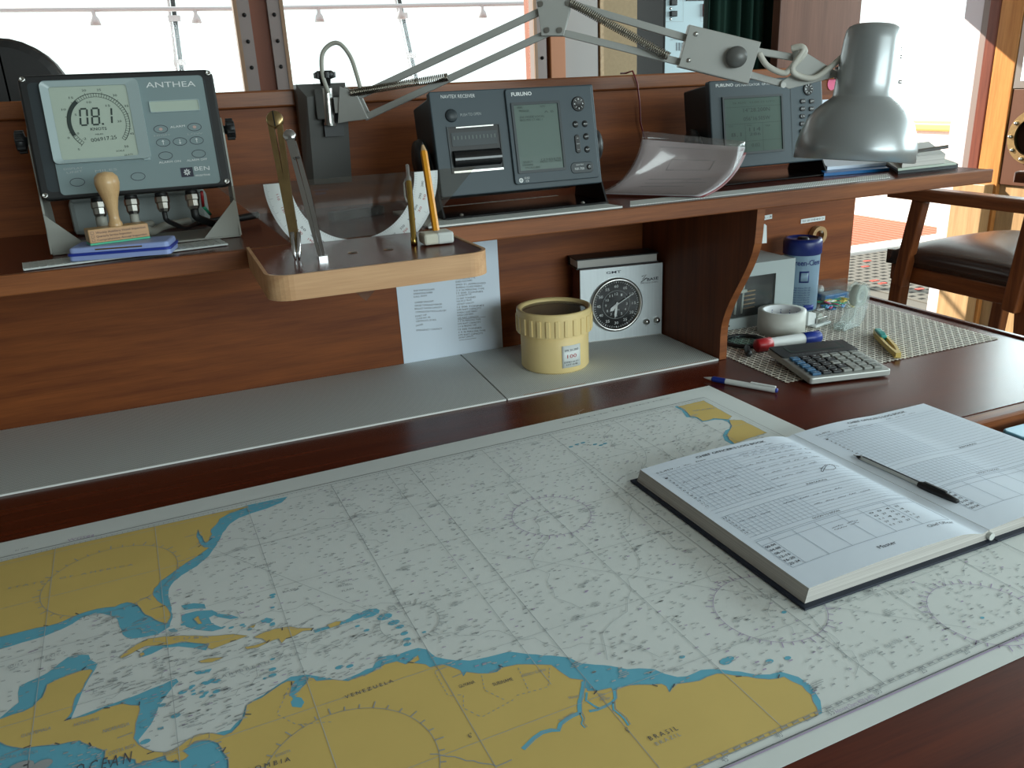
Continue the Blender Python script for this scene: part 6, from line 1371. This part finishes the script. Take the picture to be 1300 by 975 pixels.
# white pen with blue grip
a = at_z(893, 479, TZ+.0052); c = at_z(988, 496, TZ+.0052); M = axis_frame(a, c-a, (0, 0, 1)); L = (c-a).length; R = .0048
t = thing('white_pen', M, 'white pen with dark blue ribbed grip lying on bare table', 'pen')
b = MB(); b.lathe([(1e-5, 0), (.0008, .002), (R*.8, L*.12)], 'white_plastic', n=16); b.build('tip', t)
b = MB(); b.lathe([(R*.8, L*.12), (R, L*.14)], 'blue_plastic', n=20)
for i in range(8): z = L*(.14+.021*i); b.lathe([(R, z), (R*1.06, z+L*.008), (R*.95, z+L*.016), (R, z+L*.021)], 'blue_plastic', n=20)
b.build('grip', t, 'dark blue ribbed grip')
b = MB(); b.lathe([(R, L*.31), (R, L*.94), (R*.9, L*.97)], 'white_plastic', n=20); b.build('barrel', t, 'white barrel')
b = MB(); b.box((R*.9, -.0026, L*.64), (R*1.5, .0026, L*.97), 'white_plastic', .0012); b.build('clip', t, 'white clip')
b = MB(); b.lathe([(R*.8, L*.965), (R*.8, L*.99), (1e-5, L)], 'blue_plastic', n=16); b.build('push_button', t, 'blue end button')
# glue stick, clear box, blue pad, paper clips
R = .0105; zg = NZ+R+.0062; d_ = Vector((-.30, .95, 0)); M = axis_frame(at_z(1044, 368, zg), d_)
t = thing('glue_stick', M, 'white capped glue stick lying behind the paper clips', 'glue stick')
b = MB(); b.lathe([(1e-5, 0), (R*.75, 0), (R, .003), (R, .014), (R*.9, .015)], 'white_plastic', n=28); b.build('cap', t, 'white cap'); b = MB(); b.lathe([(R*.93, .014), (R*.93, .026), (1e-5, .026)], 'black', n=28); b.build('barrel', t, 'black barrel')
a = at_z(1034, 382, NZ); c = at_z(1102, 372, NZ)
M = flat_frame(Vector((a.x+.012, a.y+.02, NZ)), math.atan2(c.y-a.y, c.x-a.x)); Lb = .105
M = flat_frame(Vector((1.347, 1.434, NZ)), 0)
t = thing('clear_box', M, 'clear plastic desk box standing on the mat edge by the canister', 'box')
b = MB(); bx, by, bz = .127, .062, .036
for lo, hi in (((0, 0, 0), (bx, by, .002)), ((0, 0, 0), (bx, .002, bz)), ((0, by-.002, 0), (bx, by, bz)), ((0, 0, 0), (.002, by, bz)), ((bx-.002, 0, 0), (bx, by, bz)), ((bx*.62, 0, 0), (bx*.63, by, bz))): b.box(lo, hi, 'acrylic')
b.build('tray', t); b = MB(); b.box((-.002, -.002, bz), (bx*.62, by+.002, bz+.004), 'sleeve', .001); b.build('lid', t, 'clear half lid')
b = MB(); b.box((0, 0, 0), (.075, .035, .014), 'bright_blue', .002); b.box((.006, .006, .014), (.069, .029, .0148), 'canister_blue', .0003); tag(place(b.build('blue_eraser_box'), flat_frame(Vector((1.362, 1.440, NZ+.0025)), .05)), 'small blue carton inside the clear desk box', 'carton')
def clip_mesh(m):
    b = MB(); o = [(0, 0), (.022, 0), (.025, .003), (.022, .006), (.003, .006), (.001, .0035), (.003, .0012), (.018, .0012), (.0195, .003), (.018, .0046), (.006, .0046)]
    b.tube([(x, y, .0008) for x, y in o], .0009, m, 5); return b
first = {}
cols = [('pink', 'pink'), ('clip_blue', 'blue'), ('clip_green', 'green'), ('clip_yellow', 'yellow'), ('white_plastic', 'white')]
k = 0
for i in range(60):
    m, nm = cols[i % 5]; px = rnd.uniform(1044, 1082); py = rnd.uniform(382, 393)-(px-1046)*.12+rnd.uniform(-1, 1); lv = rnd.randint(0, 3)
    p = at_z(px, py, NZ); Mx = Matrix.Translation((p.x, p.y, NZ+.0006+.0022*lv)) @ Matrix.Rotation(rnd.uniform(0, 6.28), 4, 'Z') @ Matrix.Rotation(rnd.uniform(-.15, .15), 4, 'X')
    if m not in first: o = clip_mesh(m).build('paper_clip'); first[m] = o
    else: o = first[m].copy(); COL.objects.link(o)
    o.matrix_world = Mx; tag(o, 'small %s paper clip in the heap beside the glue stick' % nm, 'paper clip', 'coloured paper clips on the mat')

# thin cable hanging over the top rail
b = MB(); ay = BY-.0165
pts = [at_y(788, 90, BY+.02), at_y(795, 87, BY), at_y(803, 90, ay), at_y(809, 105, ay), at_y(812, 130, ay), at_y(813, 155, ay), at_y(822, 190, ay)]
for p in pts[:2]: p.z = TZ+.5205
b.tube(pts, .0018, 'maroon', 6); tag(b.build('thin_cable'), 'thin dark red cable hanging over the back board rail', 'cable')
# small white card and pink tag beside the shade, on the back board
a = at_y(1043, 140, BY-.001); M = up_frame(a); b = MB(); b.box((0, 0, 0), (.02, .022, .0006), 'page'); b.line([(.003, .012), (.016, .012)], .0012, .0008, 'ink'); b.line([(.003, .007), (.014, .007)], .0012, .0008, 'ink'); tag(place(b.build('paper_note'), M), 'small white note on the back board beside the lamp shade', 'note')
a = at_y(1056, 106, BY-.001); M = up_frame(a); b = MB(); b.prism(ell(0, 0, .012, .014, 20), 0, .0006, 'pink'); tag(place(b.build('pink_sticker'), M), 'round pink sticker on the back board beside the lamp shade', 'sticker')
# blue folder on the lower side leaf
lz_ = TZ-.0185
P = [at_z(1252, 546, lz_), at_z(1330, 528, lz_), at_z(1430, 600, lz_), at_z(1310, 600, lz_)]
b = MB(); M = Matrix.Translation((1.085, .30, lz_+.0006)); b.prism(rrect(0, 0, .38, .47, .01), 0, .010, 'blue_card', bev=.003); b.build('x') if False else tag(place(b.build('blue_folder'), M), 'light blue plastic folder on the lower leaf right of the log book', 'folder')

# ================================================================== wooden armchair at right
CX = 2.40
t = thing('wooden_armchair', (CX, 1.25, 0), 'tall wooden armchair with dark leather seat right of the chart table', 'chair')
sz = .80; sw = .56; y1 = .98    # local front edge y
g_ = []
for i in range(15):
    s = i/14; row = []
    for j in range(15):
        w = j/14; bul = (1-(2*s-1)**4)*(1-(2*w-1)**4); row.append((-.02+(sw+.04)*s, y1-.60+.60*w, sz-.03+.045*bul))
    g_.append(row)
b = MB(); b.sheet(g_, 'brown_leather', .05); b.build('seat', t, 'dark brown leather seat')
b = MB(); b.box((-.005, y1-.58, sz-.115), (.03, y1-.01, sz-.055), 'teak', .004); b.box((sw-.03, y1-.58, sz-.115), (sw+.005, y1-.01, sz-.055), 'teak', .004); b.box((.03, y1-.045, sz-.115), (sw-.03, y1-.01, sz-.055), 'teak', .004); b.box((.03, y1-.58, sz-.115), (sw-.03, y1-.545, sz-.055), 'teak', .004); b.build('seat_frame', t)
def beam(p, r_, w, d, m='teak_upright'):
    bb = MB(); F = axis_frame(p, Vector(r_)-Vector(p), (1, 0, 0)); L = (Vector(r_)-Vector(p)).length; bb.box((-w/2, -d/2, 0), (w/2, d/2, L), m, .005, F); return bb
for x in (.0, sw):
    beam((x, y1-.02, 0), (x, y1-.06, sz-.06), .045, .05).build('leg', t); beam((x, y1-.62, 0), (x, y1-.54, sz-.06), .045, .05).build('leg', t)
    xo = -.035 if x == 0 else sw+.035
    beam((xo, y1-.085, sz-.12), (xo, y1-.135, sz+.185), .035, .05).build('arm_post', t); beam((xo, y1-.52, sz-.12), (xo, y1-.55, sz+.19), .035, .05).build('arm_post', t)
    bb = MB(); bb.prism(rrect(xo-.03, y1-.68, xo+.03, y1+.0, .025), sz+.185, sz+.225, 'teak', bev=.008); bb.build('armrest', t)
beam((0, y1-.60, sz-.06), (0, y1-.72, sz+.55), .045, .04).build('back_post', t); beam((sw, y1-.60, sz-.06), (sw, y1-.72, sz+.55), .045, .04).build('back_post', t)
b = MB(); b.box((.02, y1-.69, sz+.18), (sw-.02, y1-.65, sz+.52), 'brown_leather', .015); b.build('backrest', t)
b = MB(); b.box((-.0, y1-.3, .22), (sw, y1-.26, .26), 'teak', .004); b.build('stretcher', t)
# helm chair far left
hc = at_y(8, 90, 2.35)
t = thing('helm_chair', (hc.x, 2.35, 0), 'black padded helm chair back rising behind the speed display', 'chair')
b = MB(); rw = at_y(86, 92, 2.35).x-hc.x; tz = at_y(10, 49, 2.35).z; g_ = []
pr_ = rrect(-rw, tz-.62, rw, tz, .17, 8)
b.prism(pr_, -.05, .05, 'black_leather', Matrix(((1, 0, 0, 0), (0, 0, -1, 0), (0, 1, 0, 0), (0, 0, 0, 1))), bev=.02); b.build('backrest', t)
b = MB(); b.box((-rw, .0, tz-.72), (rw, .48, tz-.62), 'black_leather', .03); b.build('seat', t)
b = MB(); b.cyl((0, .22, .03), (0, .22, tz-.72), .05, 'steel', n=24); b.cyl((0, .22, 0), (0, .22, .03), .26, 'black', n=32); b.build('pedestal', t)
# outside ahead: rail with lamps, mast stays
def rp(px, py): return at_y(px, py, 6.0)
t = thing('overhead_rail', Matrix.Identity(4), 'thin grey rail with small hanging lamps outside the front windows', 'rail')
b = MB(); b.tube([rp(-60, 13), rp(300, 11), rp(700, 4)], .014, 'grey_rail', 8); b.build('rail', t)
for px, py in ((118, 13), (247, 11), (404, 10), (508, 7), (612, 6)):
    p = rp(px, py); b = MB(); b.lathe([(.012, 0), (.012, -.03), (.025, -.05), (.032, -.085), (1e-5, -.085)], 'grey_rail', Matrix.Translation(p), 14); b.build('hanging_lamp', t)
p = rp(1000, 0); b = MB(); e0, e1 = rp(-60, 13), rp(700, 4); b.cyl((e0.x, 6, 0), (e0.x, 6, e0.z), .03, 'grey_rail'); b.cyl((e1.x, 6, 0), (e1.x, 6, e1.z), .03, 'grey_rail'); b.build('post', t)
for (p0, p1), lab in ((((212, -10), (225, 95)), 'pair of thin mast stays seen through the left front window'), (((500, -10), (523, 100)), 'pair of thin mast stays seen through the right front window')):
    b = MB(); a, c = at_y(*p0, 7.0), at_y(*p1, 7.0); d_ = (c-a)/(c.z-a.z)
    lo = a+d_*(0-a.z); hi = a+d_*(3.4-a.z)
    b.cyl(lo, hi, .010, 'grey_rail', n=8); b.cyl(lo+Vector((.05, 0, 0)), hi+Vector((.02, 0, 0)), .016, 'slate_dark', n=8)
    for z in (1.7, 2.0, 2.3): p = a+d_*(z-a.z); b.box(p+Vector((-.015, -.02, -.02)), p+Vector((.07, .02, .02)), 'grey_rail')
    tag(b.build('mast_stay'), lab, 'mast stay')
b = MB(); b.box((-6, 5.35, -.2), (2.6, 9, 0), 'deck_white'); struct(b.build('foredeck'))

# ---- pieces that belong to a part rather than to the whole thing
def nest(root, parent, *kids):
    ch = list(bpy.data.objects[root].children); base = lambda o: o.name.split('.')[0]
    p = next(o for o in ch if base(o) == parent)
    for o in ch:
        if base(o) in kids: o.parent = p
nest('radio_clock', 'dial', 'hour_hand', 'minute_hand', 'second_hand', 'bezel'); nest('radio_clock', 'face_plate', 'knob')
nest('speed_log_display', 'face_panel', 'screen', 'screen_bezel', 'small_screen', 'side_strip'); nest('speed_log_display', 'housing', 'screw')
nest('navtex_receiver', 'printer_window', 'paper_roller'); nest('navtex_receiver', 'display_module', 'screen', 'cursor_pad', 'round_key', 'rocker_key', 'power_panel')
nest('satellite_navigator', 'screen_frame', 'screen'); nest('satellite_navigator', 'housing', 'cursor_pad', 'key')
nest('desk_lamp', 'control_box', 'dial_knob'); nest('desk_lamp', 'lamp_shade', 'bulb', 'shade_clip', 'shade_screw'); nest('desk_lamp', 'pivot_column', 'clamp_knob')
nest('amplifier', 'rear_panel', 'socket', 'terminal', 'rating_plate', 'wire'); nest('amplifier', 'case', 'foot')
nest('log_book', 'cover', 'headband'); nest('plastic_tub', 'lid_ring', 'lid_window'); nest('plastic_tub', 'body', 'sticker')
nest('calculator', 'display_panel', 'screen'); nest('chart_table_hutch', 'shelf_board', 'shelf_edge'); nest('marker_pen', 'barrel', 'barrel_label'); nest('window_4', 'rim', 'bolt')

# ================================================================== light
w = bpy.data.worlds.new('sky'); bpy.context.scene.world = w; w.use_nodes = True; nt = w.node_tree
bg = nt.nodes['Background']; bg.inputs[0].default_value = (.88, 1, .98, 1); bg.inputs[1].default_value = 1.6
def area(name, loc_, target, sx, sy, power, col=(1, 1, 1)):
    l = bpy.data.lights.new(name, 'AREA'); l.shape = 'RECTANGLE'; l.size = sx; l.size_y = sy; l.energy = power; l.color = col
    o = bpy.data.objects.new(name, l); COL.objects.link(o); o.location = loc_
    o.rotation_euler = (Vector(target)-Vector(loc_)).to_track_quat('-Z', 'Y').to_euler(); return o
area('daylight_back', (1.95, -2.66, 1.75), (1.95, 0, 1.6), 3.2, 1.0, 90, (.82, .98, .99))
area('daylight_right', (4.26, 1.0, 1.83), (0, 1.0, 1.6), 4.2, 1.0, 122, (.79, .96, .99))
sl = bpy.data.lights.new('sun', 'SUN'); sl.energy = 11; sl.angle = .01; sl.color = (1, .90, .75)
so_ = bpy.data.objects.new('sun', sl); COL.objects.link(so_); so_.rotation_euler = Vector((.60, -.72, -.50)).to_track_quat('-Z', 'Y').to_euler()

cam = bpy.data.cameras.new('camera'); cam.sensor_fit = 'HORIZONTAL'; cam.sensor_width = 36; cam.lens = FPX/1300*36; cam.clip_start = .01
co_ = bpy.data.objects.new('camera', cam); COL.objects.link(co_)
Mc = Matrix((CR, CU, -CF)).transposed().to_4x4(); Mc.translation = EYE; co_.matrix_world = Mc
sc_ = bpy.context.scene; sc_.camera = co_
sc_.view_settings.view_transform = 'Standard'; sc_.view_settings.look = 'None'; sc_.view_settings.gamma = 1; sc_.view_settings.exposure = 0; sc_.view_settings.use_curve_mapping = False
sc_.cycles.max_bounces = 8; sc_.cycles.transparent_max_bounces = 16; sc_.cycles.caustics_reflective = False; sc_.cycles.caustics_refractive = False
